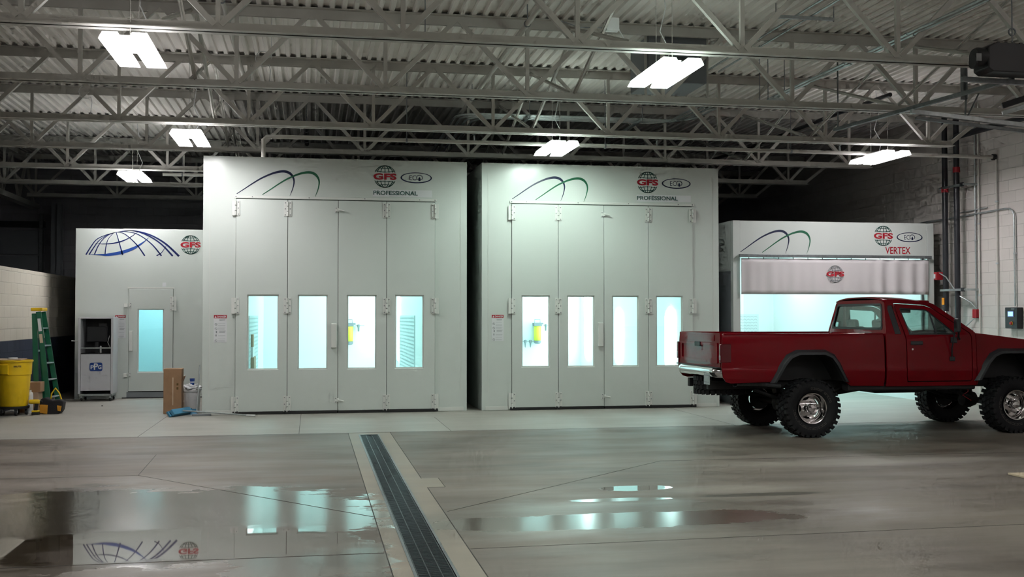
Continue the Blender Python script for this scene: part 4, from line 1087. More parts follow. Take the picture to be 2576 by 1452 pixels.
# cab ------------------------------------------------------------------
for s_ in (-1, 1):
    # lower cab side and pillars with openings for louvre and door
    cabo = [(1.145, .66), (1.145, 1.38), (1.175, 1.60), (1.215, 1.815), (1.26, 1.845), (1.80, 1.825), (1.93, 1.79), (2.50, 1.39), (2.50, .66)]
    doorh = [(1.46, .715), (1.44, .80), (1.44, 1.30), (1.37, 1.60), (1.335, 1.79), (1.36, 1.80), (1.80, 1.775), (1.90, 1.74), (2.42, 1.385), (2.44, 1.34), (2.44, .74), (2.42, .715)]
    louv = [(1.285, 1.37), (1.235, 1.72), (1.25, 1.765), (1.315, 1.765), (1.375, 1.37)]
    side([cabo, doorh, louv], 'cab_side', T, s_, out=.002)
    side([louv], 'pillar_louvre', T, s_, 'blackp', .012, out=-.006)
    d0 = [(1.472, .727), (1.452, .80), (1.452, 1.30), (1.382, 1.60), (1.349, 1.782), (1.365, 1.788), (1.80, 1.763), (1.895, 1.73), (2.408, 1.378), (2.428, 1.335), (2.428, .745), (2.41, .727)]
    win = [(1.498, 1.362), (1.415, 1.715), (1.43, 1.735), (1.80, 1.712), (1.845, 1.69), (2.215, 1.362)]
    do = side([d0, win], 'door', T, s_, out=.004)
    side([[(1.49, 1.35), (1.41, 1.72), (1.43, 1.74), (1.80, 1.718), (1.86, 1.69), (2.23, 1.35)], [(1.520, 1.378), (1.435, 1.712), (1.80, 1.695), (1.835, 1.68), (2.18, 1.378)]], 'window_seal', do, s_, 'blackp', .012, out=-.004)
    side([[(1.895, 1.378), (1.85, 1.69), (1.868, 1.68), (1.922, 1.378)]], 'quarter_divider', do, s_, 'blackp', .014, out=.000)
    side([[(1.50, 1.37), (1.42, 1.72), (1.80, 1.705), (1.85, 1.68), (2.20, 1.37)]], 'window_pane', do, s_, 'glasscar', .004, out=-.014)
    hd = MB().box(1.50, 1.68, *sorted((s_ * .855, s_ * .878)), 1.225, 1.275).build('door_handle', 'blackp', do, local=True, bevel=.01)
    MB().lathe([(.001, 0), (.014, 0), (.012, .006), (.001, .007)], 14, (1.53, s_ * .864, 1.165), 'Y').build('key_lock', 'chrome', do, local=True)
    # mirror: head, arm and lower bracket
    mi = MB().obox((2.12, s_ * 1.00, 1.49), (.055, .15, .19), Matrix.Rotation(s_ * .25, 3, 'Z'))
    mo = mi.build('wing_mirror', 'blackp', T, local=True, bevel=.02)
    MB().tube([(2.16, s_ * .97, 1.42), (2.20, s_ * .90, 1.33), (2.24, s_ * .865, 1.30)], .014, 8).build('mirror_arm', 'blackp', mo, local=True)
    MB().tube([(2.10, s_ * .97, 1.40), (2.10, s_ * .90, 1.18), (2.12, s_ * .865, 1.03)], .010, 8).build('mirror_arm', 'blackp', mo, local=True)
    MB().box(2.10, 2.20, *sorted((s_ * .86, s_ * .875)), 1.25, 1.33).build('mirror_base', 'blackp', mo, local=True, bevel=.006)
    MB().box(2.08, 2.16, *sorted((s_ * .865, s_ * .88)), 1.0, 1.06).build('mirror_base', 'blackp', mo, local=True, bevel=.006)
    # front wing
    ap = archpts(3.04)
    fw = [(2.505, .665), (2.505, 1.365), (2.56, 1.375), (3.20, 1.30), (3.72, 1.225), (3.76, 1.18), (3.76, .80), (3.56, .76)] + ap + [(2.52, .665)]
    side([fw], 'front_wing', T, s_, out=.003)
    MB().box(2.98, 3.07, *sorted((s_ * .858, s_ * .864)), 1.135, 1.150).build('wing_badge', 'chrome', T, local=True)
    # plastic flares
    for xc, nm in ((.02, 'wheel_flare'), (3.04, 'wheel_flare')):
        A = archpts(xc); Bq = [(xc + .57, .72), (xc + .44, .98), (xc + .355, 1.10), (xc + .22, 1.165), (xc - .20, 1.165), (xc - .34, 1.10), (xc - .43, .98), (xc - .57, .72)]
        fa = MB(); K = len(A); vs = []
        for i in range(K):
            yb = bodyY(min(A[i][1], 1.1))
            vs += [(Bq[i][0], s_ * (bodyY(Bq[i][1]) + .001), Bq[i][1]), (A[i][0] * .55 + Bq[i][0] * .45, s_ * (HW + .045), A[i][1] * .55 + Bq[i][1] * .45), (A[i][0], s_ * (HW + .05), A[i][1] - .004), (A[i][0], s_ * (HW - .03), A[i][1] - .004)]
        fa.add(vs, [(4 * i + q, 4 * i + q + 1, 4 * i + 5 + q, 4 * i + 4 + q) for i in range(K - 1) for q in range(3)])
        fa.build(nm, 'blackp', T, local=True, solid=.008, bevel=.006, smooth=35)
    # inner wheel housings
    for xc in (.02, 3.04):
        wh = MB(); P_ = archpts(xc); vs = []
        for p in P_: vs += [(p[0], s_ * (HW - .03), p[1]), (p[0], s_ * .50, p[1])]
        wh.add(vs, [(2 * i, 2 * i + 1, 2 * i + 3, 2 * i + 2) for i in range(len(P_) - 1)])
        wh.add([(xc - .5, s_ * .50, .74), (xc + .5, s_ * .50, .74), (xc + .36, s_ * .50, 1.1), (xc - .36, s_ * .50, 1.1)], [(0, 1, 2, 3)])
        wh.build('wheel_housing', 'black', T, local=True, solid=.004)
# roof: crowned panel
def rooff(u, v):
    x = 1.205 + .68 * u; y = (-1 + 2 * v)
    hw = .685 - .02 * u * u
    zt = 1.845 + .030 * math.sin(PI * min(1, .15 + u * .8)) - .03 * u
    ed = abs(y) ** 4
    return (x, y * hw, zt + .022 * (1 - y * y) - .035 * ed)
MB().quadgrid(rooff, 14, 20).build('cab_roof', 'red', T, local=True, smooth=60, solid=.02)
# roof front header and windscreen
def ws(u, v):
    y0 = (-.60 + 1.20 * u) * (1 + .18 * (1 - v))
    return (1.90 + .56 * (1 - v) - .05 * abs(2 * u - 1) ** 2, y0, 1.80 - .42 * (1 - v))
MB().quadgrid(ws, 10, 6).build('windscreen', 'glasscar', T, local=True, smooth=60, solid=.004)
for s_ in (-1, 1):
    MB().tube([(1.84, s_ * .672, 1.80), (1.95, s_ * .675, 1.755), (2.47, s_ * .80, 1.385)], [.030, .034, .036], 10).build('windscreen_pillar', 'red', T, local=True, smooth=60)
MB().tube([(1.885, -.66, 1.815), (1.90, 0, 1.835), (1.885, .66, 1.815)], .022, 8).build('windscreen_header', 'red', T, local=True, smooth=60)
# cab rear wall with window
def RW(u, v, d):
    k = max(0, (v - 1.38)) / .46
    return (1.150 + .060 * k + d, u * (1 - .17 * k), v)
ro = [(-.835, .72), (.835, .72), (.835, 1.38), (.825, 1.80), (.78, 1.845), (-.78, 1.845), (-.825, 1.80), (-.835, 1.38)]
rwin = rrect(-.74, .74, 1.44, 1.785, .05)
MB().slab([ro, rwin], 0, .03, RW).build('cab_rear_wall', 'red', T, local=True, bevel=.004, cuts=[((0, 0, 1.38), (0, 0, 1))])
rwp = MB().slab([rrect(-.745, .745, 1.435, 1.79, .05)], .008, .012, RW).build('rear_window', 'glasscar', T, local=True)
MB().slab([rrect(-.75, .75, 1.43, 1.795, .05), rrect(-.715, .715, 1.46, 1.765, .04)], -.006, .004, RW).build('window_seal', 'blackp', rwp, local=True)
# interior
MB().box(1.16, 2.46, -.80, .80, .70, .74).build('cab_floor', 'black', T, local=True)
for s_ in (-1, 1):
    st = MB().box(1.42, 1.86, *sorted((s_ * .12, s_ * .62)), .80, 1.02).build('seat', 'seat', T, local=True, bevel=.04, segs=3)
    MB().obox((1.36, s_ * .37, 1.22), (.13, .48, .50), Matrix.Rotation(-.2, 3, 'Y')).build('backrest', 'seat', st, local=True, bevel=.04, segs=3)
    MB().obox((1.30, s_ * .37, 1.50), (.09, .26, .14), Matrix.Rotation(-.15, 3, 'Y')).build('headrest', 'seat', st, local=True, bevel=.035, segs=3)
MB().box(2.24, 2.50, -.76, .76, 1.05, 1.36).build('dashboard', 'seat', T, local=True, bevel=.03)
MB().lathe([(.175, -.012), (.19, 0), (.175, .012), (.162, 0)], 28, closed=True).xf(Matrix.Translation((2.12, .37, 1.26)) @ Matrix.Rotation(-1.1, 4, 'Y')).build('steering_wheel', 'black', T, local=True, smooth=50)
MB().box(1.925, 1.945, -.125, .125, 1.665, 1.735).tube([(1.93, 0, 1.73), (1.93, 0, 1.79)], .01, 6).build('rear_view_mirror', 'blackp', T, local=True, bevel=.012)
# bonnet, nose
def bon(u, v):
    x = 2.47 + 1.28 * u; y = -.80 + 1.60 * v
    e = abs(y) / .80
    return (x, y * (1.03 if e > .9 else 1), 1.385 - .135 * u - .03 * u * u + .022 * (1 - e * e) - .008 * e ** 8)
MB().quadgrid(bon, 12, 18).build('bonnet', 'red', T, local=True, smooth=50, solid=.015)
MB().box(2.42, 2.50, -.79, .79, 1.33, 1.38).build('cowl_panel', 'blackp', T, local=True, bevel=.01)
gr = MB().box(3.72, 3.77, -.80, .80, .92, 1.21)
gro = gr.build('grille', 'blackp', T, local=True, bevel=.01)
for k in range(10): MB().box(3.771, 3.785, -.41 + k * .085, -.375 + k * .085, .96, 1.17).build('grille_bar', 'chrome', gro, local=True)
for s_ in (-1, 1): MB().slab([rrect(*sorted((s_ * .50, s_ * .76)), .98, 1.16, .02)], 0, .015, lambda u, v, d: (3.772 + d, u, v)).build('head_lamp', 'glasscar', T, local=True)
MB().quadgrid(lambda u, v: (3.90 - .08 * abs(2 * u - 1) ** 3 - .03 * abs(2 * v - 1) ** 2, -.88 + 1.76 * u, .74 + .15 * v), 20, 6).build('front_bumper', 'chrome', T, local=True, smooth=60, solid=.006)
# chassis and running gear
for s_ in (-1, 1):
    MB().box(-1.25, 3.8, *sorted((s_ * .33, s_ * .41)), .62, .74).build('chassis_rail', 'black', T, local=True, bevel=.006)
    MB().box(.60, 2.52, *sorted((s_ * .62, s_ * .80)), .60, .70).build('rocker_sill', 'black', T, local=True, bevel=.02)
    # leaf springs and shackles
    MB().tube([(-.62, s_ * .45, .62), (-.3, s_ * .45, .50), (0, s_ * .45, .455), (.3, s_ * .45, .50), (.66, s_ * .45, .62)], .024, 8).build('leaf_spring', 'black', T, local=True, smooth=60)
    MB().tube([(.15, s_ * .5, .42), (-.05, s_ * .42, .95)], .03, 10).build('shock_absorber', 'greyd', T, local=True)
    MB().tube([(2.35, s_ * .42, .58), (3.0, s_ * .40, .36)], .025, 8).build('control_arm', 'black', T, local=True)
    MB().tube([(3.04, s_ * .43, .45), (3.02, s_ * .43, .95)], .055, 12).build('coil_spring', 'black', T, local=True)
for xa, yo in ((0, 0), (3.04, .18)):
    MB().tube([(xa, -.74, .39), (xa, .74, .39)], .045, 12).lathe([(.001, -.15), (.10, -.10), (.13, 0), (.10, .10), (.001, .15)], 20, (xa, yo, .39), 'X').build('axle', 'black', T, local=True, smooth=40)
MB().tube([(.1, 0, .42), (1.5, .05, .62)], .04, 10).build('drive_shaft', 'black', T, local=True)
MB().box(1.3, 2.1, -.22, .28, .52, .72).build('gearbox', 'black', T, local=True, bevel=.04)
MB().box(2.3, 3.3, -.25, .25, .60, 1.15).build('engine_block', 'black', T, local=True, bevel=.04)
MB().box(.60, 1.25, .05, .62, .56, .80).build('fuel_tank', 'black', T, local=True, bevel=.04)
MB().tube([(-.25, -.50, .66), (-.60, -.60, .70), (-.98, -.72, .715), (-1.02, -.78, .70)], .028, 12, caps=False).build('exhaust_pipe', 'galvd', T, local=True, smooth=60)
MB().tube([(2.60, -.50, .62), (2.56, -.56, .55), (2.50, -.52, .50), (2.66, -.48, .42)], .006, 6).build('brake_hose', 'redp', T, local=True, smooth=60)

# wheels -----------------------------------------------------------------
def tyre_mb(R=.392, r=.202, W_=.285, lugs=True):
    mb = MB()
    h = W_ / 2
    prof = [(r, -h * .72), (r + .02, -h * .80), (r + .07, -h * .98), (R - .055, -h), (R - .028, -h * .95), (R - .016, -h * .80), (R - .014, 0), (R - .016, h * .80), (R - .028, h * .95), (R - .055, h), (r + .07, h * .98), (r + .02, h * .80), (r, h * .72)]
    mb.lathe(prof, 56, (0, 0, 0), 'Y')
    mb.f = [f for f in mb.f if len(f) == 4]
    if lugs:
        n_ = 30
        for k in range(n_):
            for row, (yy, off, wy, wx) in enumerate(((-.43, 0, .30, .050), (-.15, .5, .24, .056), (.15, 0, .24, .056), (.43, .5, .30, .050))):
                a = 2 * PI * (k + off) / n_
                Rm = Matrix.Rotation(-a, 3, 'Y')
                tw = Matrix.Rotation(.35 if row in (1, 2) else (.12 if row == 0 else -.12), 3, 'Z')
                b_ = MB().obox((0, 0, 0), (wx, W_ * wy * .93, .020), None)
                mb.add([Rm @ (Matrix.Rotation(0, 3, 'Z') @ (tw @ p) + Vector((0, yy * W_, R - .010))) for p in b_.v], b_.f)
            # shoulder lugs running down the side wall
            for s_ in (-1, 1):
                a = 2 * PI * (k + (0 if s_ < 0 else .5)) / n_
                Rm = Matrix.Rotation(-a, 3, 'Y')
                b_ = MB().obox((0, 0, 0), (.045, .018, .045), None)
                mb.add([Rm @ (p + Vector((0, s_ * (h * .965), R - .030))) for p in b_.v], b_.f)
    return mb
def make_wheel(s_):
    """s_ = -1: outer face towards -y"""
    root = tyre_mb().build('wheel', 'tyre', T, local=True, smooth=35)
    R0, h = .205, .1425
    y = lambda v: s_ * v
    rim = MB().lathe([(R0 + .004, y(h * .80)), (R0, y(h * .90)), (R0 - .010, y(h * .88)), (R0 - .022, y(h * .60)), (R0 - .030, y(h * .30)), (R0 - .034, y(h * .10))], 48, (0, 0, 0), 'Y')
    rim.f = [f for f in rim.f if len(f) == 4]
    ro_ = rim.build('rim', 'alu', root, local=True, smooth=40, solid=.003)
    # slotted conical centre disc
    loops = [[(.172 * math.cos(2 * PI * k / 48), .172 * math.sin(2 * PI * k / 48)) for k in range(48)]]
    for j in range(5):
        a0 = 2 * PI * j / 5 + .3
        o_, i_ = [], []
        for q in range(9):
            a = a0 + .82 * q / 8; rr = .150 - .006 * q / 8
            o_.append((rr * math.cos(a), rr * math.sin(a)))
            ri = .150 - (.034) * math.sin(PI * min(1, q / 8 * .9 + .1)) ** .8
            i_.append((ri * math.cos(a), ri * math.sin(a)))
        loops.append(o_ + i_[::-1][1:-1])
    def cone(u, v, d):
        rr = math.hypot(u, v); return (u, y(h * .10 + max(0, (.165 - rr)) * .42 - d), v)
    dsk = MB().slab(loops, 0, .006, cone)
    dsk.build('centre_disc', 'alu', root, local=True, smooth=30)
    MB().lathe([(.150, y(-.02)), (.150, y(-.03)), (.001, y(-.03))], 24, (0, 0, 0), 'Y').build('brake_drum', 'black', root, local=True)
    MB().lathe([(.062, y(h * .10 + .040)), (.058, y(h * .10 + .085)), (.045, y(h * .10 + .105)), (.001, y(h * .10 + .112))], 24, (0, 0, 0), 'Y').build('hub_cap', 'chrome', root, local=True, smooth=40)
    for j in range(5):
        a = 2 * PI * j / 5
        MB().lathe([(.011, 0), (.011, y(.02)), (.006, y(.026)), (.001, y(.026))], 10, (.085 * math.cos(a), y(h * .10 + .034), .085 * math.sin(a)), 'Y').build('wheel_nut', 'chrome', root, local=True)
    # worn outline lettering on the side wall, too worn to read
    mb = MB(); rnd = random.Random(11)
    for a0, a1, n_ in ((20, 100, 12), (185, 318, 19)):
        for q in range(n_):
            a = math.radians(a0 + (a1 - a0) * q / n_); wa = math.radians((a1 - a0) / n_ * .36)
            r0, r1 = .252, .280
            def P_(rr, aa): return (rr * math.cos(aa) * (-s_), y(h * 1.003), rr * math.sin(aa))
            t_ = math.radians(.6)
            for (ra, rb_, aa, ab) in ((r0, r0 + .003, a - wa, a + wa), (r1 - .003, r1, a - wa, a + wa), (r0, r1, a - wa, a - wa + t_), (r0, r1, a + wa - t_, a + wa)):
                if rnd.random() < .22: continue
                mb.add([P_(ra, aa), P_(ra, ab), P_(rb_, ab), P_(rb_, aa)], [(0, 1, 2, 3)])
    mb.build('side_wall_lettering', 'letter', root, local=True)['kind'] = 'stuff'
    return root
WN, WF = make_wheel(-1), make_wheel(1)
WN.location = (0, -.835, .388); WF.location = (0, .80, .388)
w2 = copy_tree(WN, T); w2.location = (3.04, -.835, .388); w2.rotation_euler = (0, .5, 0)
w3 = copy_tree(WF, T); w3.location = (3.04, .80, .388); w3.rotation_euler = (0, .9, 0)
sp_ = tyre_mb(R=.36, r=.20, W_=.22).xf(Matrix.Translation((-.93, 0, .66)) @ Matrix.Rotation(PI / 2, 4, 'X')).build('spare_tyre', 'tyre', T, local=True, smooth=35)
MB().lathe([(.205, -.04), (.19, -.02), (.12, .0), (.001, .0)], 32, (-.93, 0, .64)).build('spare_rim', 'greyd', sp_, local=True, smooth=40)
# ------------------------------------------------------------------ trench drain
td = thing('trench_drain', 'long black slotted floor drain running away up the middle of the floor', 'floor drain', (.78, 10, 0))
MB().box(.655, .905, 4.6, 15.1, -.149, -.13).box(.64, .66, 4.6, 15.1, -.15, .003).box(.90, .92, 4.6, 15.1, -.15, .003).box(.64, .92, 15.1, 15.12, -.15, .003).build('drain_channel', 'galvd', td)
L0 = .48
gm = MB()
for x in (.664, .737, .817, .890): gm.box(x, x + .007, 0, L0 - .006, -.03, -.003)
for k in range(19):
    y = .006 + k * .0252; gm.box(.671, .890, y, y + .010, -.024, -.004)
gm.box(.671, .737, L0 - .02, L0 - .008, -.03, -.003); gm.box(.817, .890, L0 - .02, L0 - .008, -.03, -.003)
g0 = None
M['iron'] = mat('cast iron grating', (.030, .036, .046), .42, metal=.2, noise=.3, scale=9)
for k in range(21):
    if g0 is None: g0 = gm.build('drain_grate', 'iron', td, local=True); g0.location = (-.78, 15.09 - 10 - L0, 0)
    else:
        o = g0.copy(); COL.objects.link(o); o.parent = td; o.location = (-.78, 15.09 - 10 - L0 * (k + 1), 0)

# small floor board at the far right
fb = B(7.0, 7.6, 9.6, 10.1, .003, .022).build('floor_board', 'tape', None, bevel=.002)
tag(fb, 'thin pale wooden board lying on the floor at the right edge', 'board')

# ------------------------------------------------------------------ right wall fittings
def riser(y, x, z1, label, red):
    t = thing('fire_riser', label, 'pipe', (x, y, 0))
    MB().tube([(x, y, .0), (x, y, z1)], .052, 20).build('riser_pipe', 'blackpipe', t, smooth=40)
    for zz in red:
        MB().tube([(x, y, zz), (x, y, zz + .10)], .066, 20).build('pipe_coupling', 'redp', t, smooth=40)
    return t
r1 = riser(18.80, 11.78, 5.4, 'left of two thick black vertical pipes on the right wall, with the orange label', (3.95,))
B(11.715, 11.722, 18.76, 18.84, 1.83, 1.96).build('orange_label', 'orange', r1)
MB().lathe([(.056, 0), (.066, .02), (.066, .08), (.056, .10)], 20, (11.78, 18.8, 1.60)).build('flow_switch', 'chrome', r1, smooth=40)
r2 = riser(18.42, 11.78, 5.4, 'right of two thick black vertical pipes on the right wall', (4.28,))
MB().lathe([(.001, -.10), (.08, -.09), (.10, 0), (.08, .09), (.001, .10)], 20, (11.78, 18.42, 1.30), 'Z').build('red_valve', 'redp', r2, smooth=40)
MB().tube([(11.60, 18.42, 1.34), (11.78, 18.42, 1.34)], .04, 12).build('valve_outlet', 'redp', r2, smooth=40)
for zz, nm in ((2.10, 'lower'), (4.03, 'upper')):
    t = thing('pipe_bracket', '%s galvanised strap bracket tying the two black vertical pipes to the right wall' % nm, 'bracket', (11.85, 18.5, zz), 0, 'pipe brackets on the right wall')
    B(11.715, 11.745, 18.10, 18.90, zz - .02, zz + .02).build('strut', 'galv', t, bevel=.003)
    for yy in (18.42, 18.80):
        MB().lathe([(.054, -.02), (.060, -.02), (.060, .02), (.054, .02)], 20, (11.78, yy, zz), closed=True).build('clamp', 'galv', t, smooth=40)
    B(11.7, 11.745, 18.13, 18.2, zz - .035, zz + .035).build('end_cap', 'blackp', t)
    B(11.745, 11.998, 18.10, 18.13, zz - .02, zz + .02).build('wall_arm', 'galv', t)
bl = thing('alarm_box', 'red alarm box on the left black pipe', 'alarm', (11.75, 18.97, 2.32))
B(11.66, 11.80, 18.92, 19.05, 2.30, 2.45).build('box_body', 'redp', bl, bevel=.008)
B(11.652, 11.659, 18.95, 19.02, 2.33, 2.41).build('white_label', 'paper', bl)
MB().tube([(11.72, 18.92, 2.43), (11.72, 18.70, 2.35), (11.78, 18.40, 2.0), (11.9, 18.18, 1.86), (11.97, 18.10, 1.72)], .011, 8).build('flex_conduit', 'galv', bl, smooth=60)
jb = thing('junction_box', 'small red junction box below the lower pipe bracket', 'junction box', (11.96, 18.16, 1.6))
B(11.93, 11.998, 18.08, 18.20, 1.58, 1.74).build('box_body', 'redp', jb, bevel=.006)
MB().tube([(11.95, 18.16, 1.58), (11.90, 18.26, 1.48), (11.82, 18.38, 1.36)], .011, 8).build('flex_conduit', 'galv', jb, smooth=60)
def conduit(pts, r, label, m_='galv', nm='conduit', clips=()):
    t = thing(nm, label, 'conduit', pts[0])
    MB().tube(pts, r, 10).build('conduit_pipe', m_, t, smooth=50)
    for c_ in clips:
        MB().obox(c_, (.03, .06, .03)).build('clip', 'galv', t, bevel=.003)
conduit([(11.965, 18.13, 1.74), (11.965, 18.13, 5.5)], .014, 'left thin conduit rising from the red junction box', clips=[(11.965, 18.13, 3.0)])
conduit([(11.965, 18.02, 0.0), (11.965, 18.02, 5.5)], .016, 'second thin conduit right of the black pipes', 'steelw', clips=[(11.965, 18.02, 3.3), (11.965, 18.02, 2.0)])
conduit([(11.965, 17.49, 0.0), (11.965, 17.49, 4.4)], .014, 'third thin conduit, straight down the right wall to the floor', 'steelw', clips=[(11.965, 17.49, 2.55), (11.965, 17.49, 3.65)])
bend = [(11.96, 19.1, 3.47)] + [(11.96, 19.1 - 1.85 * k / 8, 3.47 + .03 * k / 8) for k in range(1, 9)] + [(11.96, 17.13, 3.49), (11.96, 17.04, 3.44), (11.96, 17.0, 3.36), (11.96, 17.0, 1.78)]
bend[0] = (11.96, 19.95, 3.47)
conduit(bend, .015, 'conduit running level along the right wall then bending down to the black control box', clips=[(11.965, 17.0, 2.7)])
conduit([(11.96, 18.6, 3.55), (11.96, 17.75, 3.57)], .010, 'short thin conduit just above the level one on the right wall')
cbx = thing('control_box', 'black wall control box with a blue lit screen at the right edge', 'control box', (11.95, 17.0, 1.6))
B(11.88, 11.998, 16.84, 17.17, 1.40, 1.765).build('box_body', 'blackp', cbx, bevel=.008)
B(11.872, 11.879, 16.92, 17.09, 1.60, 1.70).build('screen_bezel', 'greyd', cbx)
B(11.868, 11.871, 16.94, 17.07, 1.615, 1.69).build('screen', 'screen', cbx)
MB().lathe([(.03, 0), (.03, -.012), (.02, -.03), (.001, -.03)], 16, (11.88, 16.99, 1.49), 'X').build('rotary_switch', 'redp', cbx)
MB().lathe([(.034, 0), (.034, -.006), (.001, -.006)], 16, (11.88, 16.99, 1.49), 'X').build('switch_plate', 'yellow', cbx)
B(11.868, 11.879, 16.90, 16.98, 1.73, 1.745).build('maker_badge', 'grey', cbx)

# ------------------------------------------------------------------ overhead pipes
def pipe(pts, r, label, m_='steelw', hang=()):
    t = thing('overhead_pipe', label, 'pipe', pts[0])
    MB().tube(pts, r, 12).build('pipe_run', m_, t, smooth=50)
    for h_ in hang:
        MB().tube([(h_[0], h_[1], h_[2]), (h_[0], h_[1], 5.55)], .006, 6).build('hanger_rod', 'greyd', t)
        MB().lathe([(r + .002, -.014), (r + .010, -.014), (r + .010, .014), (r + .002, .014)], 16, (h_[0], h_[1], h_[2]), 'Y' if abs(pts[0][0] - pts[-1][0]) < 1 else 'X', closed=True).build('hanger_ring', 'greyd', t)
    return t
sp1 = pipe([(-.75, 17.55, 4.12), (-.75, 17.55, 4.40), (-.70, 17.55, 4.45), (11.99, 17.55, 4.45)], .034, 'white sprinkler pipe crossing the hall just in front of the tall booths', hang=[(1.5, 17.55, 4.45), (4.8, 17.55, 4.45), (8.1, 17.55, 4.45)])
for xx in (2.6, 5.7, 9.0):
    MB().tube([(xx, 17.55, 4.48), (xx, 17.55, 4.56)], .016, 8).lathe([(.001, 0), (.03, 0), (.03, .004), (.001, .004)], 14, (xx, 17.55, 4.575)).build('sprinkler_head', 'galv', sp1)
MB().lathe([(.036, -.03), (.055, -.03), (.055, .03), (.036, .03)], 16, (11.96, 17.55, 4.45), 'X', closed=True).build('wall_collar', 'blackp', sp1)
pipe([(2.66, 12.2, 5.30), (2.66, 24.0, 5.30)], .035, 'thick white pipe running away under the roof, left of the bent conduits', hang=[(2.66, 13.4, 5.30), (2.66, 18.2, 5.3)])
pipe([(-1.05, 10.0, 5.35), (-1.05, 21.0, 5.35)], .032, 'white pipe running away under the roof, near the left lamps', hang=[(-1.05, 13.2, 5.35)])
pipe([(-3.1, 24.0, 4.62), (-2.2, 24.0, 4.62), (-2.14, 24.0, 4.70), (3, 24.0, 4.72)], .035, 'white pipe with a step beside the rear hall lamp, above the low room', hang=[(-2.7, 24.0, 4.62), (1.0, 24.0, 4.71)])
bk = pipe([(11.7, 9, 4.93), (11.7, 18.3, 4.93), (11.76, 18.42, 4.9)], .055, 'thick black pipe running along the top of the right wall', 'blackpipe')
pipe([(9.2, 16.2, 5.2), (9.2, 17.5, 5.22), (9.2, 22.5, 5.22), (9.0, 25, 5.22)], .035, 'black pipe running away high under the roof at the right', 'blackpipe', hang=[(9.2, 18.5, 5.22), (9.2, 21.5, 5.22)])
pipe([(8.95, 25.5, 3.382), (8.95, 25.5, 5.59)], .035, 'black drop pipe above the open prep bay', 'blackpipe')
pipe([(-2.5, 28.9, 3.3), (-2.5, 28.9, 4.45), (-2.45, 28.9, 4.5), (-1, 28.9, 4.5)], .04, 'dark pipe on the back wall above the low room', 'blackpipe', hang=[(-2.2, 28.9, 4.5), (-1.1, 28.9, 4.5)])
pipe([(-.1, 19.6, 5.0), (-.1, 22.4, 5.1)], .045, 'short black pipe under the roof behind the fourth truss', 'blackpipe', hang=[(-.1, 20.2, 5.02), (-.1, 21.8, 5.08)])
# bundle of bent conduits in the middle
for k, nm in enumerate(('outermost', 'second', 'third', 'innermost')):
    dx = k * .115
    x0 = 2.42 + dx; z_ = 5.05
    yb_ = 18.25 + dx
    pts = [(x0, 25.5, z_ - .1), (x0, yb_ + .45, z_)] + [(x0 + .42 - .42 * math.cos(a), yb_ + .42 - .42 * math.sin(a), z_) for a in [PI / 2 * q / 6 for q in range(1, 7)]]
    xe = 6.55 - dx
    pts += [(xe - .42, yb_, z_)] + [(xe - .42 + .42 * math.sin(a), yb_ - .42 + .42 * math.cos(a), z_) for a in [PI / 2 * q / 6 for q in range(1, 7)]] + [(xe, 16.6, z_)]
    t = thing('bent_conduit', '%s of four parallel conduits that bend across the middle of the roof' % nm, 'conduit', (x0, 25.5, z_), 0, 'four bent roof conduits')
    MB().tube(pts, .020, 10).build('conduit_pipe', 'galv', t, smooth=50)
def trapeze(x0, y0, x1, y1, z, label):
    t = thing('conduit_hanger', label, 'hanger', ((x0 + x1) / 2, (y0 + y1) / 2, z), 0, 'strut hangers of the bent conduits')
    MB().bar((x0, y0, z), (x1, y1, z), .04, .04).build('strut_channel', 'galv', t, bevel=.003)
    for x, y in ((x0, y0), (x1, y1)): MB().tube([(x, y, z - .03), (x, y, 5.56)], .006, 6).build('threaded_rod', 'greyd', t)
trapeze(3.62, 18.05, 3.62, 19.9, 5.0, 'slotted steel strut under the left part of the bent conduits')
trapeze(5.6, 18.05, 5.6, 19.9, 5.0, 'slotted steel strut under the right part of the bent conduits')
trapeze(2.3, 20.9, 3.0, 20.9, 4.97, 'flat strut under the conduits, low behind the fourth truss')
# pair of galvanised conduits at the right, running away
for k, (x, nm) in enumerate(((6.74, 'left'), (6.82, 'right'))):
    t = thing('straight_conduit', '%s one of two bright conduits running away overhead at the right' % nm, 'conduit', (x, 8, 4.86), 0, 'two straight overhead conduits')
    MB().tube([(x, 7.0, 4.86), (x, 15.4, 4.88)], .016, 10).build('conduit_pipe', 'galv', t, smooth=50)
    for yy in (9.5, 11.5, 13.0): MB().tube([(x, yy - .03, 4.87), (x, yy + .03, 4.87)], .022, 10).build('coupling', 'galv', t)
trapeze(6.66, 15.2, 6.92, 15.2, 4.84, 'short strut holding the two straight conduits at the right')
for x, y, z, lab in ((1.35, 13.2, 5.0, 'long thin threaded rod hanging left of the middle lamps'), (6.4, 14.9, 4.7, 'thin rod with a ring hanging right of the middle lamps')):
    t = thing('hanging_rod', lab, 'rod', (x, y, z))
    MB().tube([(x, y, z), (x, y, 5.56)], .006, 6).build('rod', 'greyd', t)
    MB().lathe([(.03, -.008), (.04, -.008), (.04, .008), (.03, .008)], 16, (x, y, z), 'Y', closed=True).build('rod_ring', 'greyd', t)

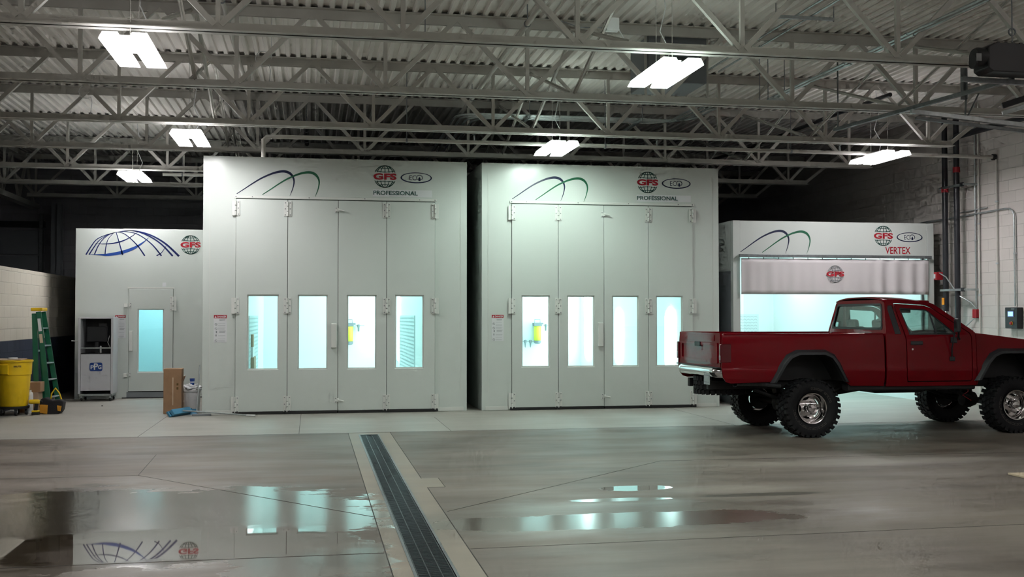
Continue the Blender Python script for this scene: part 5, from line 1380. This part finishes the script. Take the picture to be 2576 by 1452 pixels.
# ------------------------------------------------------------------ roof unit above the middle front lamp
hv = thing('roof_heater', 'dark louvred air unit set up under the roof behind the middle front lamp', 'air unit', (5.0, 14.9, 5.2))
MB().slab([rect(4.60, 5.44, 4.88, 5.54), rect(4.88, 5.34, 5.20, 5.42)], 0, .02, lambda u, v, d: (u, 14.50 + d, v)).build('front_panel', 'greyd', hv, bevel=.004)
B(4.60, 5.44, 14.54, 15.4, 4.88, 5.54).build('unit_body', 'greyd', hv, bevel=.01)
for k in range(5): MB().obox((5.11, 14.52, 5.23 + k * .04), (.46, .025, .006), Matrix.Rotation(.6, 3, 'X')).build('louvre', 'galvd', hv)
for x in (4.57, 5.47):
    B(x - .015, x + .015, 14.55, 14.58, 4.6, 5.55).build('support_angle', 'steelw', hv)
wb = thing('wiring_box', 'small pale electrical box fixed under the roof left of the dark air unit', 'junction box', (3.62, 12.9, 5.2))
B(3.54, 3.70, 12.85, 12.95, 5.12, 5.28).build('box_body', 'whitep', wb, bevel=.006)
MB().tube([(3.70, 12.9, 5.16), (3.78, 12.9, 5.02), (3.90, 12.9, 4.98), (3.96, 12.9, 5.0)], .006, 6).build('cable', 'whitep', wb, smooth=60)
MB().tube([(3.54, 12.9, 5.16), (3.2, 12.8, 5.12), (2.8, 12.7, 5.2), (2.66, 12.6, 5.28)], .006, 6).build('cable', 'greyd', wb, smooth=60)
for x, y, nm in ((-3.3, 17.0, 'first'), (-.62, 14.4, 'second')):
    t = thing('coiled_wire', 'loop of white wire dangling from the roof near the left lamps, %s from the left' % nm, 'wire', (x, y, 4.9))
    MB().tube([(x + .10 * math.cos(a), y, 4.95 + .10 * math.sin(a)) for a in [q * PI / 8 for q in range(15)]] + [(x + .09, y, 4.8), (x + .07, y, 4.62)], .005, 6).build('wire_loop', 'whitep', t, smooth=60)
    MB().tube([(x + .1, y, 4.95), (x + .1, y, 5.55)], .005, 6).build('wire_lead', 'whitep', t)

# ------------------------------------------------------------------ door operator and tracks at the upper right
def P3(x, y, z): return Vector((x, y, z))
op = thing('door_operator', 'black electric door operator hung in the upper right corner', 'door operator', (7.4, 10.6, 4.4))
MB().slab([[(7.08, 4.27), (7.14, 4.23), (7.9, 4.23), (7.9, 4.54), (7.16, 4.54), (7.08, 4.50)]], -.14, .14, lambda u, v, d: (u, 10.6 + d, v)).build('motor_housing', 'blackp', op, bevel=.012)
MB().lathe([(.001, -.10), (.085, -.09), (.10, -.06), (.10, .05), (.001, .05)], 24, (7.06, 10.56, 4.40), 'X').build('motor_drum', 'blackp', op, smooth=40)
MB().lathe([(.001, -.02), (.07, -.02), (.07, .0), (.001, .0)], 24, (6.95, 10.52, 4.33), 'X').build('chain_wheel', 'blackp', op)
B(6.93, 6.985, 10.44, 10.45, 4.33, 4.41).build('white_label', 'grey', op)
for q in range(7):
    B(7.2 + q * .09, 7.23 + q * .09, 10.48, 10.50, 4.541, 4.556).build('mount_tab', 'blackp', op)
MB().bar((6.95, 10.75, 4.20), (9.0, 10.75, 4.16), .05, .05).build('mount_rail', 'galvd', op)
MB().tube([(7.46, 10.6, 4.55), (7.46, 10.6, 5.56)], .007, 6).build('hanger_chain', 'greyd', op)
MB().lathe([(.035, -.008), (.045, -.008), (.045, .008), (.035, .008)], 16, (7.46, 10.6, 4.70), 'Y', closed=True).build('hanger_ring', 'greyd', op)
tk = thing('door_track', 'galvanised overhead door track below the black door operator, running to the right wall', 'door track', (9, 12.2, 4.1))
MB().bar((7.20, 12.2, 4.125), (11.95, 12.2, 3.74), .05, .055).build('track_rail', 'galv', tk, bevel=.004)
MB().bar((7.30, 12.26, 4.055), (11.95, 12.26, 3.68), .05, .035).build('track_rail', 'galvd', tk, bevel=.004)
MB().bar((7.93, 12.2, 4.10), (7.95, 12.2, 4.38), .035, .004).build('perforated_hanger', 'galvd', tk)
MB().bar((7.97, 12.2, 4.10), (8.12, 12.2, 4.38), .035, .004).build('perforated_hanger', 'galvd', tk)
MB().box(7.87, 7.93, 12.18, 12.2, 4.29, 4.69).box(7.92, 7.93, 12.14, 12.2, 4.29, 4.69).build('perforated_angle', 'galvd', tk)
MB().bar((8.30, 12.0, 4.19), (9.6, 11.4, 4.62), .05, .07).build('door_edge', 'blackp', tk, bevel=.004)
MB().bar((8.30, 12.0, 4.10), (9.6, 11.4, 4.50), .05, .05).build('door_edge', 'galv', tk, bevel=.004)
rl = thing('drive_rail', 'long dark rail running away from the black door operator', 'rail', (7.6, 12.5, 4.3))
MB().bar((7.6, 10.8, 4.23), (7.62, 15.0, 4.38), .05, .045).build('rail_bar', 'galvd', rl)
MB().bar((7.62, 14.9, 4.38), (7.62, 14.9, 5.5), .04, .004).build('rail_bracket', 'galvd', rl)
trapeze(5.72, 12.8, 6.5, 12.8, 5.38, 'flat grey strut high under the roof right of the dark air unit')
conduit([(6.0, 10.5, 5.41), (6.0, 17.0, 5.41)], .014, 'thin conduit resting on the high flat strut, left one')
conduit([(6.2, 9.5, 5.41), (6.2, 16.0, 5.41)], .014, 'thin conduit resting on the high flat strut, right one')
